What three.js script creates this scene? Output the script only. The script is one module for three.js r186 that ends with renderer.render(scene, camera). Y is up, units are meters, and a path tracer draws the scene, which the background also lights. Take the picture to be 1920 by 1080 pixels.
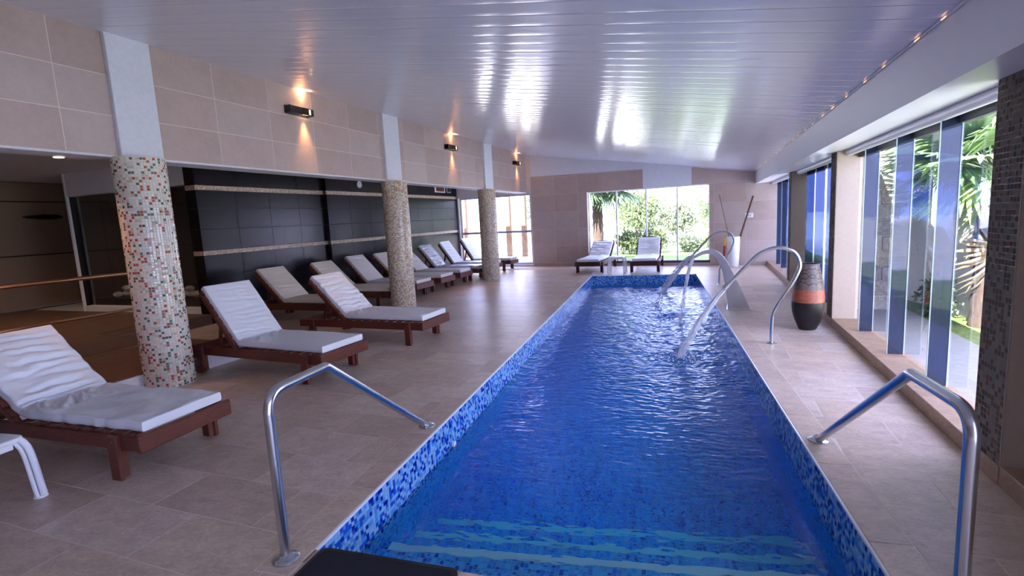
import * as THREE from 'three';
import { mergeGeometries } from 'three/addons/utils/BufferGeometryUtils.js';
import { RectAreaLightUniformsLib } from 'three/addons/lights/RectAreaLightUniformsLib.js';
import { createNoise2D, createNoise3D } from 'simplex-noise';

// ------------------------------------------------------------------ camera, sky, sun, exposure
const D2R = Math.PI / 180;
const scene = new THREE.Scene();
const camera = new THREE.PerspectiveCamera(59.06, 16 / 9, 0.05, 300);
camera.rotation.order = 'YXZ';
camera.rotation.set(-7.7072 * D2R, 21.2348 * D2R, -3.0061 * D2R);
camera.position.set(0, 1.6, 0);
scene.background = new THREE.Color().setRGB(0.95, 0.98, 1.68);
const sun = new THREE.DirectionalLight(new THREE.Color().setRGB(1.0, 0.94, 0.9), 8);
sun.position.set(-9, 26, 19); sun.target.position.set(0, 0, -8);
sun.castShadow = true;
Object.assign(sun.shadow.camera, { left: -30, right: 30, top: 30, bottom: -30, near: 1, far: 90 });
sun.shadow.mapSize.set(4096, 4096);
scene.add(sun, sun.target);
const renderer = new THREE.WebGLRenderer({ antialias: true });
renderer.toneMapping = THREE.LinearToneMapping;
renderer.toneMappingExposure = 6.9;
renderer.shadowMap.enabled = true;
RectAreaLightUniformsLib.init();

// ------------------------------------------------------------------ helpers
function rng(seed) { let s = seed | 0; return () => { s = (s + 0x6d2b79f5) | 0; let t = Math.imul(s ^ (s >>> 15), 1 | s); t = (t + Math.imul(t ^ (t >>> 7), 61 | t)) ^ t; return ((t ^ (t >>> 14)) >>> 0) / 4294967296; }; }
const R0 = rng(7);
const n2 = createNoise2D(rng(11)), n3 = createNoise3D(rng(12));
const V3 = (x, y, z) => new THREE.Vector3(x, y, z);
const taken = new Map();
function numbered(name) { const n = taken.get(name) || 0; taken.set(name, n + 1); return n ? `${name}_${String(n).padStart(3, '0')}` : name; }
function shade(o) { o.castShadow = true; o.receiveShadow = true; return o; }
function tag(o, label, category, group, kind) { o.userData.label = label; o.userData.category = category; if (group) o.userData.group = group; if (kind) o.userData.kind = kind; return o; }
function thing(name, label, category, pos = [0, 0, 0], turn = 0, group, kind) {
  const g = new THREE.Group(); g.name = numbered(name); g.position.set(...pos); g.rotation.y = turn; scene.add(g);
  return tag(g, label, category, group, kind);
}
function part(parent, name, geo, mat, label) { const m = shade(new THREE.Mesh(geo, mat)); m.name = name; parent.add(m); if (label) m.userData.label = label; return m; }
function single(name, geo, mat, label, category, pos = [0, 0, 0], turn = 0, group, kind) {
  const m = shade(new THREE.Mesh(geo, mat)); m.name = numbered(name); m.position.set(...pos); m.rotation.y = turn; scene.add(m);
  return tag(m, label, category, group, kind);
}
function stuffMesh(parent, name, geo, mat, list, colors) {
  const m = shade(new THREE.InstancedMesh(geo, mat, list.length));
  list.forEach((x, i) => { m.setMatrixAt(i, x); if (colors) m.setColorAt(i, colors[i]); });
  m.name = name; m.userData.kind = 'stuff'; parent.add(m); return m;
}
// geometry from flat triangles; uv in metres by the dominant direction
function fromTris(P, uo = 0, vo = 0) {
  const g = new THREE.BufferGeometry(); const n = P.length / 9, N = new Float32Array(P.length), U = new Float32Array(n * 6);
  const a = V3(), b = V3(), c = V3();
  for (let i = 0; i < n; i++) {
    a.fromArray(P, i * 9); b.fromArray(P, i * 9 + 3); c.fromArray(P, i * 9 + 6);
    const nn = b.clone().sub(a).cross(c.clone().sub(a)).normalize();
    const ax = Math.abs(nn.x), ay = Math.abs(nn.y), az = Math.abs(nn.z);
    [a, b, c].forEach((p, k) => {
      N.set([nn.x, nn.y, nn.z], i * 9 + k * 3);
      const u = ay >= ax && ay >= az ? p.x : ax >= az ? p.z : p.x, v = ay >= ax && ay >= az ? p.z : p.y;
      U[i * 6 + k * 2] = u + uo; U[i * 6 + k * 2 + 1] = v + vo;
    });
  }
  g.setAttribute('position', new THREE.BufferAttribute(new Float32Array(P), 3));
  g.setAttribute('normal', new THREE.BufferAttribute(N, 3));
  g.setAttribute('uv', new THREE.BufferAttribute(U, 2));
  return g;
}
function quad(P, a, b, c, d) { P.push(...a, ...b, ...c, ...a, ...c, ...d); }
// box spanning [x0,x1]x[y0,y1]x[z0,z1] with chamfered edges
function cbox(x0, x1, y0, y1, z0, z1, c = 0.004, uo = 0, vo = 0) {
  if (c <= 0) {
    const P = [], A = (x, y, z) => [x, y, z];
    quad(P, A(x0, y0, z1), A(x1, y0, z1), A(x1, y1, z1), A(x0, y1, z1)); quad(P, A(x1, y0, z0), A(x0, y0, z0), A(x0, y1, z0), A(x1, y1, z0));
    quad(P, A(x1, y0, z1), A(x1, y0, z0), A(x1, y1, z0), A(x1, y1, z1)); quad(P, A(x0, y0, z0), A(x0, y0, z1), A(x0, y1, z1), A(x0, y1, z0));
    quad(P, A(x0, y1, z1), A(x1, y1, z1), A(x1, y1, z0), A(x0, y1, z0)); quad(P, A(x0, y0, z0), A(x1, y0, z0), A(x1, y0, z1), A(x0, y0, z1));
    return fromTris(P, uo, vo);
  }
  const lo = [x0, y0, z0], hi = [x1, y1, z1], cen = [(x0 + x1) / 2, (y0 + y1) / 2, (z0 + z1) / 2];
  c = Math.min(c, (x1 - x0) / 2.2, (y1 - y0) / 2.2, (z1 - z0) / 2.2);
  const P = [];
  const vert = (s, axis) => [0, 1, 2].map(k => { const e = s[k] > 0 ? hi[k] : lo[k]; return k === axis ? e : e - s[k] * c; });
  const push = (...q) => { // orient outward
    const a = q[0], b = q[1], d = q[2]; const u = b.map((v, i) => v - a[i]), w = d.map((v, i) => v - a[i]);
    const nn = [u[1] * w[2] - u[2] * w[1], u[2] * w[0] - u[0] * w[2], u[0] * w[1] - u[1] * w[0]];
    const m = q.reduce((t, p) => t.map((v, i) => v + p[i] / q.length), [0, 0, 0]);
    const out = nn.reduce((t, v, i) => t + v * (m[i] - cen[i]), 0);
    if (out < 0) q.reverse();
    if (q.length === 3) P.push(...q[0], ...q[1], ...q[2]); else quad(P, ...q);
  };
  for (let ax = 0; ax < 3; ax++) {
    const [p, q] = [0, 1, 2].filter(k => k !== ax);
    for (const s of [-1, 1]) {
      const mk = (sp, sq) => { const r = [0, 0, 0]; r[ax] = s; r[p] = sp; r[q] = sq; return r; };
      push(...[[-1, -1], [1, -1], [1, 1], [-1, 1]].map(([i, j]) => vert(mk(i, j), ax)));
    }
    for (const s1 of [-1, 1]) for (const s2 of [-1, 1]) { // edges along ax
      const mk = e => { const r = [0, 0, 0]; r[ax] = e; r[p] = s1; r[q] = s2; return r; };
      push(vert(mk(-1), p), vert(mk(1), p), vert(mk(1), q), vert(mk(-1), q));
    }
  }
  for (const a of [-1, 1]) for (const b of [-1, 1]) for (const d of [-1, 1]) push(vert([a, b, d], 0), vert([a, b, d], 1), vert([a, b, d], 2));
  return fromTris(P, uo, vo);
}
// polygon (counter-clockwise in xy) pushed out to z = h, top edge chamfered
function prism(poly, h, bev = 0.002, uo = 0, vo = 0) {
  const n = poly.length, P = [], ins = [];
  for (let i = 0; i < n; i++) {
    const a = poly[(i + n - 1) % n], b = poly[i], c = poly[(i + 1) % n];
    const e1 = [b[0] - a[0], b[1] - a[1]], e2 = [c[0] - b[0], c[1] - b[1]]; const l1 = Math.hypot(...e1) || 1, l2 = Math.hypot(...e2) || 1;
    const m1 = [-e1[1] / l1, e1[0] / l1], m2 = [-e2[1] / l2, e2[0] / l2]; const k = 1 + m1[0] * m2[0] + m1[1] * m2[1];
    ins.push([b[0] + bev * (m1[0] + m2[0]) / Math.max(k, 0.3), b[1] + bev * (m1[1] + m2[1]) / Math.max(k, 0.3)]);
  }
  for (let i = 1; i < n - 1; i++) P.push(ins[0][0], ins[0][1], h, ins[i][0], ins[i][1], h, ins[i + 1][0], ins[i + 1][1], h);
  for (let i = 0; i < n; i++) {
    const j = (i + 1) % n, a = poly[i], b = poly[j];
    quad(P, [a[0], a[1], h - bev], [b[0], b[1], h - bev], [ins[j][0], ins[j][1], h], [ins[i][0], ins[i][1], h]);
    quad(P, [a[0], a[1], 0], [b[0], b[1], 0], [b[0], b[1], h - bev], [a[0], a[1], h - bev]);
  }
  return fromTris(P, uo, vo);
}
// keep the side where a*x+b*y<=c
function clip(poly, a, b, c) {
  const out = [];
  for (let i = 0; i < poly.length; i++) {
    const p = poly[i], q = poly[(i + 1) % poly.length], dp = a * p[0] + b * p[1] - c, dq = a * q[0] + b * q[1] - c;
    if (dp <= 0) out.push(p);
    if ((dp < 0 && dq > 0) || (dp > 0 && dq < 0)) { const t = dp / (dp - dq); out.push([p[0] + t * (q[0] - p[0]), p[1] + t * (q[1] - p[1])]); }
  }
  return out;
}
const area = p => { let s = 0; for (let i = 0; i < p.length; i++) { const a = p[i], b = p[(i + 1) % p.length]; s += a[0] * b[1] - a[1] * b[0]; } return s / 2; };
const rect = (x0, x1, y0, y1) => [[x0, y0], [x1, y0], [x1, y1], [x0, y1]];
const moved = (g, x, y, z) => g.translate(x, y, z);
// rounded tube along points (Catmull-Rom or poly with given curve)
function tube(pts, r, seg = 48, rad = 14) { return new THREE.TubeGeometry(new THREE.CatmullRomCurve3(pts.map(p => V3(...p)), false, 'centripetal'), seg, r, rad, false); }
function polyTube(pts, r, bends = {}, rad = 18) { // straight runs, rounded where bends[i] gives a radius
  const path = new THREE.CurvePath(); const v = pts.map(p => V3(...p)); let at = v[0];
  for (let i = 1; i < v.length; i++) {
    if (bends[i] && i < v.length - 1) {
      const a = v[i].clone().add(v[i - 1].clone().sub(v[i]).setLength(bends[i])), b = v[i].clone().add(v[i + 1].clone().sub(v[i]).setLength(bends[i]));
      path.add(new THREE.LineCurve3(at, a)); path.add(new THREE.QuadraticBezierCurve3(a, v[i], b)); at = b;
    } else { path.add(new THREE.LineCurve3(at, v[i])); at = v[i]; }
  }
  const frames = [], N = 160, total = path.getLength();
  for (let i = 0; i <= N; i++) frames.push(path.getPoint(i / N));
  void total;
  return new THREE.TubeGeometry(new THREE.CatmullRomCurve3(frames, false, 'centripetal'), 200, r, rad, false);
}
function cyl(r0, r1, y0, y1, n = 32) { return new THREE.CylinderGeometry(r1, r0, y1 - y0, n).translate(0, (y0 + y1) / 2, 0); }

// ------------------------------------------------------------------ textures
function periodicNoise(seed, period) {
  const r = rng(seed), g = new Float32Array(period * period); for (let i = 0; i < g.length; i++) g[i] = r();
  return (x, y) => { const xi = Math.floor(x), yi = Math.floor(y), fx = x - xi, fy = y - yi, u = fx * fx * (3 - 2 * fx), v = fy * fy * (3 - 2 * fy);
    const at = (i, j) => g[(((j % period) + period) % period) * period + (((i % period) + period) % period)];
    return (at(xi, yi) * (1 - u) + at(xi + 1, yi) * u) * (1 - v) + (at(xi, yi + 1) * (1 - u) + at(xi + 1, yi + 1) * u) * v; };
}
function dtex(w, h, metres, fn, srgb = true) {
  const d = new Uint8Array(w * h * 4);
  for (let y = 0; y < h; y++) for (let x = 0; x < w; x++) { const c = fn(x / w, y / h, x, y), i = (y * w + x) * 4; d[i] = Math.max(0, Math.min(255, c[0])); d[i + 1] = Math.max(0, Math.min(255, c[1])); d[i + 2] = Math.max(0, Math.min(255, c[2])); d[i + 3] = 255; }
  const t = new THREE.DataTexture(d, w, h); t.wrapS = t.wrapT = THREE.RepeatWrapping; t.magFilter = THREE.LinearFilter; t.minFilter = THREE.LinearMipmapLinearFilter; t.generateMipmaps = true;
  if (srgb) t.colorSpace = THREE.SRGBColorSpace; t.repeat.set(1 / metres[0], 1 / metres[1]); t.needsUpdate = true; return t;
}
const pnA = periodicNoise(1, 8), pnB = periodicNoise(2, 32), pnC = periodicNoise(3, 128), pnD = periodicNoise(4, 256);
const stoneTex = dtex(1024, 1024, [1.7, 1.7], (u, v) => { // streaky porcelain: soft veins drawn out along x
  const w = pnA(u * 8, v * 8) * 1.2;
  const s = pnB(u * 16 + w, v * 32 + w) * 0.34 + pnC(u * 64 + w * 2, v * 128 + w) * 0.36 + pnD(u * 256, v * 256) * 0.3;
  const blot = Math.max(0, pnC(u * 64 + w * 3, v * 128) - 0.8) * 2.2;
  const k = 0.86 + 0.27 * s - 0.18 * blot; return [206 * k, 186 * k, 170 * k];
});
const wallTileTex = dtex(512, 512, [1.3, 1.3], (u, v) => { const s = pnA(u * 8, v * 8) * 0.4 + pnB(u * 32, v * 32) * 0.3 + pnC(u * 128, v * 128) * 0.3; const k = 0.93 + 0.1 * s; return [194 * k, 177 * k, 170 * k]; });
const plasterTex = dtex(512, 512, [1.1, 1.1], (u, v) => { const s = pnB(u * 32, v * 32) * 0.4 + pnC(u * 128, v * 128) * 0.35 + pnD(u * 256, v * 256) * 0.25; const k = 0.95 + 0.07 * s; return [255 * k, 255 * k, 255 * k]; });
const woodTex = dtex(512, 512, [0.9, 0.25], (u, v) => { const w = pnA(u * 8, v * 8) * 0.8; const s = pnC(u * 16 + w, v * 128 + w * 6) * 0.6 + pnD(u * 32, v * 256) * 0.4; const k = 0.62 + 0.62 * s; return [108 * k, 52 * k, 38 * k]; });
const pick = (r, list) => { let t = r; for (const [w, c] of list) { if (t < w) return c; t -= w; } return list[list.length - 1][1]; };
function mosaicTex(n, px, tile, seed, grout, list, vary = 0.1) {
  const r = rng(seed), cells = [...Array(n * n)].map(() => { const c = pick(r(), list), k = 1 + (r() - 0.5) * 2 * vary; return c.map(v => v * k); });
  const S = n * px; return dtex(S, S, [n * tile, n * tile], (u, v, x, y) => { const fx = x % px, fy = y % px; return fx < 2 || fy < 2 ? grout : cells[Math.floor(y / px) * n + Math.floor(x / px)]; });
}
const POOLMIX = [[0.42, [150, 200, 240]], [0.26, [86, 158, 232]], [0.19, [34, 92, 212]], [0.13, [16, 40, 160]]];
const poolTex = mosaicTex(64, 16, 0.026, 21, [120, 200, 245], [[0.52, [84, 190, 252]], [0.26, [52, 158, 244]], [0.14, [34, 118, 228]], [0.08, [20, 68, 190]]], 0.12);
const bandTex = mosaicTex(32, 16, 0.02, 22, [196, 178, 158], [[0.5, [188, 164, 140]], [0.3, [158, 124, 98]], [0.2, [214, 198, 176]]], 0.12);
const grassTex = dtex(512, 512, [1.4, 1.4], (u, v) => { const s = pnB(u * 32, v * 32) * 0.4 + pnC(u * 128, v * 128) * 0.4 + pnD(u * 256, v * 256) * 0.4; const k = 0.55 + 0.7 * s; return [112 * k, 132 * k, 62 * k]; });
const paveTex = dtex(512, 512, [1.5, 1.5], (u, v) => { const s = pnB(u * 32, v * 32) * 0.5 + pnD(u * 256, v * 256) * 0.5; const k = 0.9 + 0.16 * s; return [214 * k, 212 * k, 208 * k]; });
const blockTex = dtex(512, 512, [1.1, 1.1], (u, v) => { const s = pnB(u * 32, v * 32) * 0.5 + pnC(u * 128, v * 128) * 0.5; const k = 0.75 + 0.42 * s; return [190 * k, 180 * k, 166 * k]; });
const vaseTex = dtex(512, 512, [1, 1], (u, v) => { // u round, v height: scratched clay top, copper belt, black foot
  const s = pnC(u * 128, v * 64) * 0.5 + pnB(u * 32, v * 32) * 0.5;
  const wig = 0.012 * Math.sin(u * 40) + 0.008 * Math.sin(u * 96 + 2);
  const marks = [0.72, 0.79, 0.85, 0.915].some((m, i) => Math.abs(v - m - wig * (i % 2 ? 1 : -1.4)) < 0.0055);
  if (v < 0.425) return [22 + 8 * s, 20 + 8 * s, 24 + 8 * s];
  if (v < 0.615) { const k = 0.85 + 0.3 * s; return [168 * k, 92 * k, 68 * k]; }
  if (marks) return [44, 36, 34];
  const k = 0.8 + 0.35 * s; return [112 * k, 98 * k, 92 * k];
});
const clothTex = dtex(256, 256, [0.3, 0.3], (u, v) => { const k = 0.96 + 0.06 * pnD(u * 256, v * 256); return [255 * k, 255 * k, 255 * k]; });

// ------------------------------------------------------------------ materials
const std = o => new THREE.MeshStandardMaterial(o), phy = o => new THREE.MeshPhysicalMaterial(o);
const M = {
  floorTiles: ['#ffffff', '#f6f0ec', '#fbf6ee', '#efe8e6'].map(c => std({ map: stoneTex, color: c, roughness: 0.36 })),
  grout: std({ map: plasterTex, color: '#e2d2c4', roughness: 0.9 }),
  wallTiles: ['#ffffff', '#f4efec', '#faf6f4'].map(c => std({ map: wallTileTex, color: c, roughness: 0.42 })),
  wallGrout: std({ map: plasterTex, color: '#e6dad2', roughness: 0.9 }),
  white: std({ map: plasterTex, color: '#dfe2ea', roughness: 0.75 }),
  plasterBeige: std({ map: plasterTex, color: '#bfae9e', roughness: 0.85 }),
  slat: std({ color: '#e9ecfa', roughness: 0.17 }),
  beamPaint: std({ color: '#e2e3ea', roughness: 0.35 }),
  blackTiles: ['#18131a', '#1c161d', '#151117'].map(c => phy({ color: c, roughness: 0.26, specularIntensity: 0.55 })),
  blackGrout: std({ color: '#58525a', roughness: 0.85 }),
  band: std({ map: bandTex, roughness: 0.4 }),
  blackBoard: std({ color: '#0c0a0b', roughness: 0.5 }),
  panel: std({ map: plasterTex, color: '#8d7660', roughness: 0.6 }),
  brownFloor: std({ map: stoneTex, color: '#84706a', roughness: 0.45 }),
  steel: std({ color: '#c9ccd2', roughness: 0.24, metalness: 1 }),
  copperSheenSteel: std({ color: '#c79672', roughness: 0.3, metalness: 1 }),  // steel, with its warm copper reflections put into the base colour
  wood: std({ map: woodTex, roughness: 0.42 }),
  woodDark: std({ map: woodTex, color: '#a8a0a0', roughness: 0.5 }),
  vinyl: std({ map: clothTex, color: '#eef0f4', roughness: 0.42 }),
  cream: std({ map: clothTex, color: '#f6e8d2', roughness: 0.5 }),
  beige: std({ map: clothTex, color: '#ece2da', roughness: 0.5 }),
  greyVinyl: std({ map: clothTex, color: '#dcdce4', roughness: 0.3 }),
  plastic: std({ color: '#eef0f2', roughness: 0.35 }),
  mosaicTile: std({ color: '#ffffff', roughness: 0.16 }),
  poolTile: std({ color: '#ffffff', roughness: 0.12 }),
  colGrout: std({ color: '#dcd4c8', roughness: 0.9 }),
  darkGrout: std({ color: '#a79c90', roughness: 0.9 }),
  pool: std({ map: poolTex, roughness: 0.3 }),
  nosing: std({ color: '#f2f4f4', roughness: 0.4 }),
  water: phy({ color: '#ffffff', roughness: 0.0, transmission: 1, thickness: 1, ior: 1.33, attenuationColor: new THREE.Color().setRGB(0.05, 0.76, 1.0), attenuationDistance: 1.7 }),
  jet: std({ color: '#fbfcff', roughness: 0.5 }),
  glass: phy({ color: '#f4f8fb', roughness: 0.0, transmission: 1, thickness: 0, ior: 1.5 }),
  fin: phy({ color: '#7888aa', roughness: 0.02, transmission: 0.9, thickness: 0, ior: 1.52 }),
  finEdge: phy({ color: '#d5e6ea', roughness: 0.2, transmission: 0.4, thickness: 0, ior: 1.5 }),
  alu: std({ color: '#cdd2da', roughness: 0.35, metalness: 0.6 }),
  whiteFrame: std({ color: '#e8eaee', roughness: 0.4 }),
  darkFrame: std({ color: '#3b3c42', roughness: 0.5 }),
  kerb: std({ map: stoneTex, color: '#cdbba8', roughness: 0.5 }),
  black: std({ color: '#0e0d0e', roughness: 0.4 }),
  mat: std({ color: '#191b24', roughness: 0.95 }),
  vase: std({ map: vaseTex, roughness: 0.38 }),
  vaseIn: std({ color: '#141214', roughness: 0.8 }),
  ceramic: std({ color: '#f2f3f5', roughness: 0.25 }),
  bamboo: std({ color: '#5b4033', roughness: 0.6 }),
  bambooPale: std({ color: '#8a6f58', roughness: 0.6 }),
  noodleY: std({ color: '#d9a93a', roughness: 0.6 }), noodleR: std({ color: '#8c2a30', roughness: 0.6 }), noodleG: std({ color: '#2f8f86', roughness: 0.6 }),
  lamp: std({ color: '#fff2dd', emissive: '#ffc890', emissiveIntensity: 0.9, roughness: 0.5 }),
  ledBulb: std({ color: '#fff2dd', emissive: '#ffb98a', emissiveIntensity: 0.35, roughness: 0.5 }),
  pebble: std({ map: plasterTex, color: '#dcd2c8', roughness: 0.8 }),
  grass: std({ map: grassTex, roughness: 0.95 }),
  pave: std({ map: paveTex, roughness: 0.8 }),
  slabs: std({ map: paveTex, color: '#b4b2b4', roughness: 0.8 }),
  gardenWall: std({ map: plasterTex, color: '#f4f1ea', roughness: 0.9 }),
  block: ['#ffffff', '#e8e2da', '#f3e9e0', '#d9d6d6'].map(c => std({ map: blockTex, color: c, roughness: 0.9 })),
  trunk: std({ map: blockTex, color: '#6f5f55', roughness: 0.95 }),
  palm: phy({ color: '#8aa856', roughness: 0.75, transmission: 0.35, thickness: 0, side: THREE.DoubleSide }),
  palmDark: phy({ color: '#3d5730', roughness: 0.75, transmission: 0.3, thickness: 0, side: THREE.DoubleSide }),
  palmDry: phy({ color: '#7d6a55', roughness: 0.9, transmission: 0.3, thickness: 0, side: THREE.DoubleSide }),
  leaf: phy({ color: '#ffffff', roughness: 0.8, transmission: 0.35, thickness: 0, side: THREE.DoubleSide }),
  post: std({ map: plasterTex, color: '#80603f', roughness: 0.8 }),
  redGlass: std({ color: '#5e1d18', roughness: 0.4 }),
};

// ------------------------------------------------------------------ measures
const POOL = { x: -1.84, z: -1.83, turn: 5.115 * D2R, w: 2.6, len: 11.45, level: -0.25, depth: -1.22, skew: 0 };
const pdir = [-Math.sin(POOL.turn), -Math.cos(POOL.turn)], pacr = [Math.cos(POOL.turn), -Math.sin(POOL.turn)];
const poolAt = (u, v) => [POOL.x + pacr[0] * u + pdir[0] * v, POOL.z + pacr[1] * u + pdir[1] * v];
const nearV = u => POOL.skew * u;                       // the near end runs a little askew
const CW = 0.2;                                         // coping width
const XL = -5.55, YB = 2.44, CEIL = x => 3.63 - 0.1585 * (x + 5.55);
const XR = 1.5, XG = 1.75;
const FWS = 0.1, FWZ = x => -15.7 + FWS * (x + 2.1), FWT = -Math.atan(FWS);
const BACKZ = 3.2;

// ------------------------------------------------------------------ floor
{
  const floor = thing('floor', 'beige streaked porcelain floor tiles around the pool', 'floor', [0, 0, 0], 0, null, 'structure');
  // bed of grout with the pool left open
  const sh = new THREE.Shape([[-8.45, -BACKZ], [XG + 0.1, -BACKZ], [XG + 0.1, -FWZ(XG) + 0.1], [-8.45, -FWZ(-8.45) + 0.1]].map(p => new THREE.Vector2(...p)));
  const o = 0.1, hole = [poolAt(-o, nearV(0) - o), poolAt(POOL.w + o, nearV(POOL.w) - o), poolAt(POOL.w + o, POOL.len + o), poolAt(-o, POOL.len + o)];
  sh.holes.push(new THREE.Path(hole.map(p => new THREE.Vector2(p[0], -p[1]))));
  part(floor, 'screed', new THREE.ExtrudeGeometry(sh, { depth: 0.25, bevelEnabled: false }).rotateX(-Math.PI / 2).translate(0, -0.2488, 0), M.grout);
  // tiles in running bond
  const TW = 0.79, TH = 0.393, tiles = [], r = rng(31), j = 0.0032;
  const A0 = poolAt(-CW, 0), A1 = poolAt(POOL.w + CW, 0);
  for (let row = -6; row < 45; row++) {
    const z1 = -1.49 - (row) * TH + TH * 0, z0 = z1 - TH; // z0 farther
    const off = (row % 2 === 0) ? -2.76 : -3.135;
    for (let c = -9; c < 8; c++) {
      const x0 = off + c * TW;
      let base = rect(x0 + j, x0 + TW - j, -z1 + j, -z0 - j);           // in (x, -z)
      base = clip(base, 1, 0, XR - 0.001); base = clip(base, -1, 0, 8.34);
      base = clip(base, -FWS, 1, 15.7 - FWS * 2.1);
      if (base.length < 3) continue;
      // regions around the pool coping: left, right, near, far
      const nl = [pacr[0], -pacr[1]];                                     // across-axis in (x,-z)
      const nd = [pdir[0], -pdir[1]];
      const cl = nl[0] * A0[0] + nl[1] * -A0[1], cr = nl[0] * A1[0] + nl[1] * -A1[1];
      const cf = nd[0] * POOL.x + nd[1] * -POOL.z + POOL.len + CW;
      const pieces = [];
      pieces.push(clip(base, nl[0], nl[1], cl - j));
      const mid0 = clip(base, -nl[0], -nl[1], -cl);
      pieces.push(clip(mid0, -nl[0], -nl[1], -cr - j));
      const mid = clip(mid0, nl[0], nl[1], cr);
      pieces.push(clip(mid, -nd[0], -nd[1], -cf - j));
      const q0 = poolAt(-CW, nearV(-CW) - CW), q1 = poolAt(POOL.w + CW, nearV(POOL.w + CW) - CW);
      const e = [q1[0] - q0[0], -q1[1] + q0[1]], L = Math.hypot(...e), nn = [-e[1] / L, e[0] / L], cc = nn[0] * q0[0] + nn[1] * -q0[1];
      pieces.push(clip(mid, nn[0], nn[1], cc - j));
      for (let p of pieces) {
        if (p.length < 3 || area(p) < 0.004) continue;
        const cx = p.reduce((s, q) => s + q[0], 0) / p.length, cz = -p.reduce((s, q) => s + q[1], 0) / p.length;
        if (cx < -5.6 && cz > -4.85) { p = clip(p, -1, 0, 5.62); if (p.length < 3 || area(p) < 0.004) continue; }
        tiles.push({ p, d: Math.hypot(cx, cz) + (cz > -0.9 ? 40 : 0), m: Math.floor(r() * 4), u: r() * 9, v: r() * 9 });
      }
    }
  }
  tiles.sort((a, b) => a.d - b.d);
  const mk = t => prism(t.p, 0.0125, 0.0007, t.u, t.v).rotateX(-Math.PI / 2).translate(0, -0.0105, 0);
  tiles.slice(0, 298).forEach(t => part(floor, 'tile', mk(t), M.floorTiles[t.m]));
  for (let m = 0; m < 4; m++) { const rest = tiles.slice(298).filter(t => t.m === m).map(mk); if (rest.length) { const o2 = part(floor, 'tile_field', mergeGeometries(rest), M.floorTiles[m]); o2.userData.kind = 'stuff'; } }
}

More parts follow.
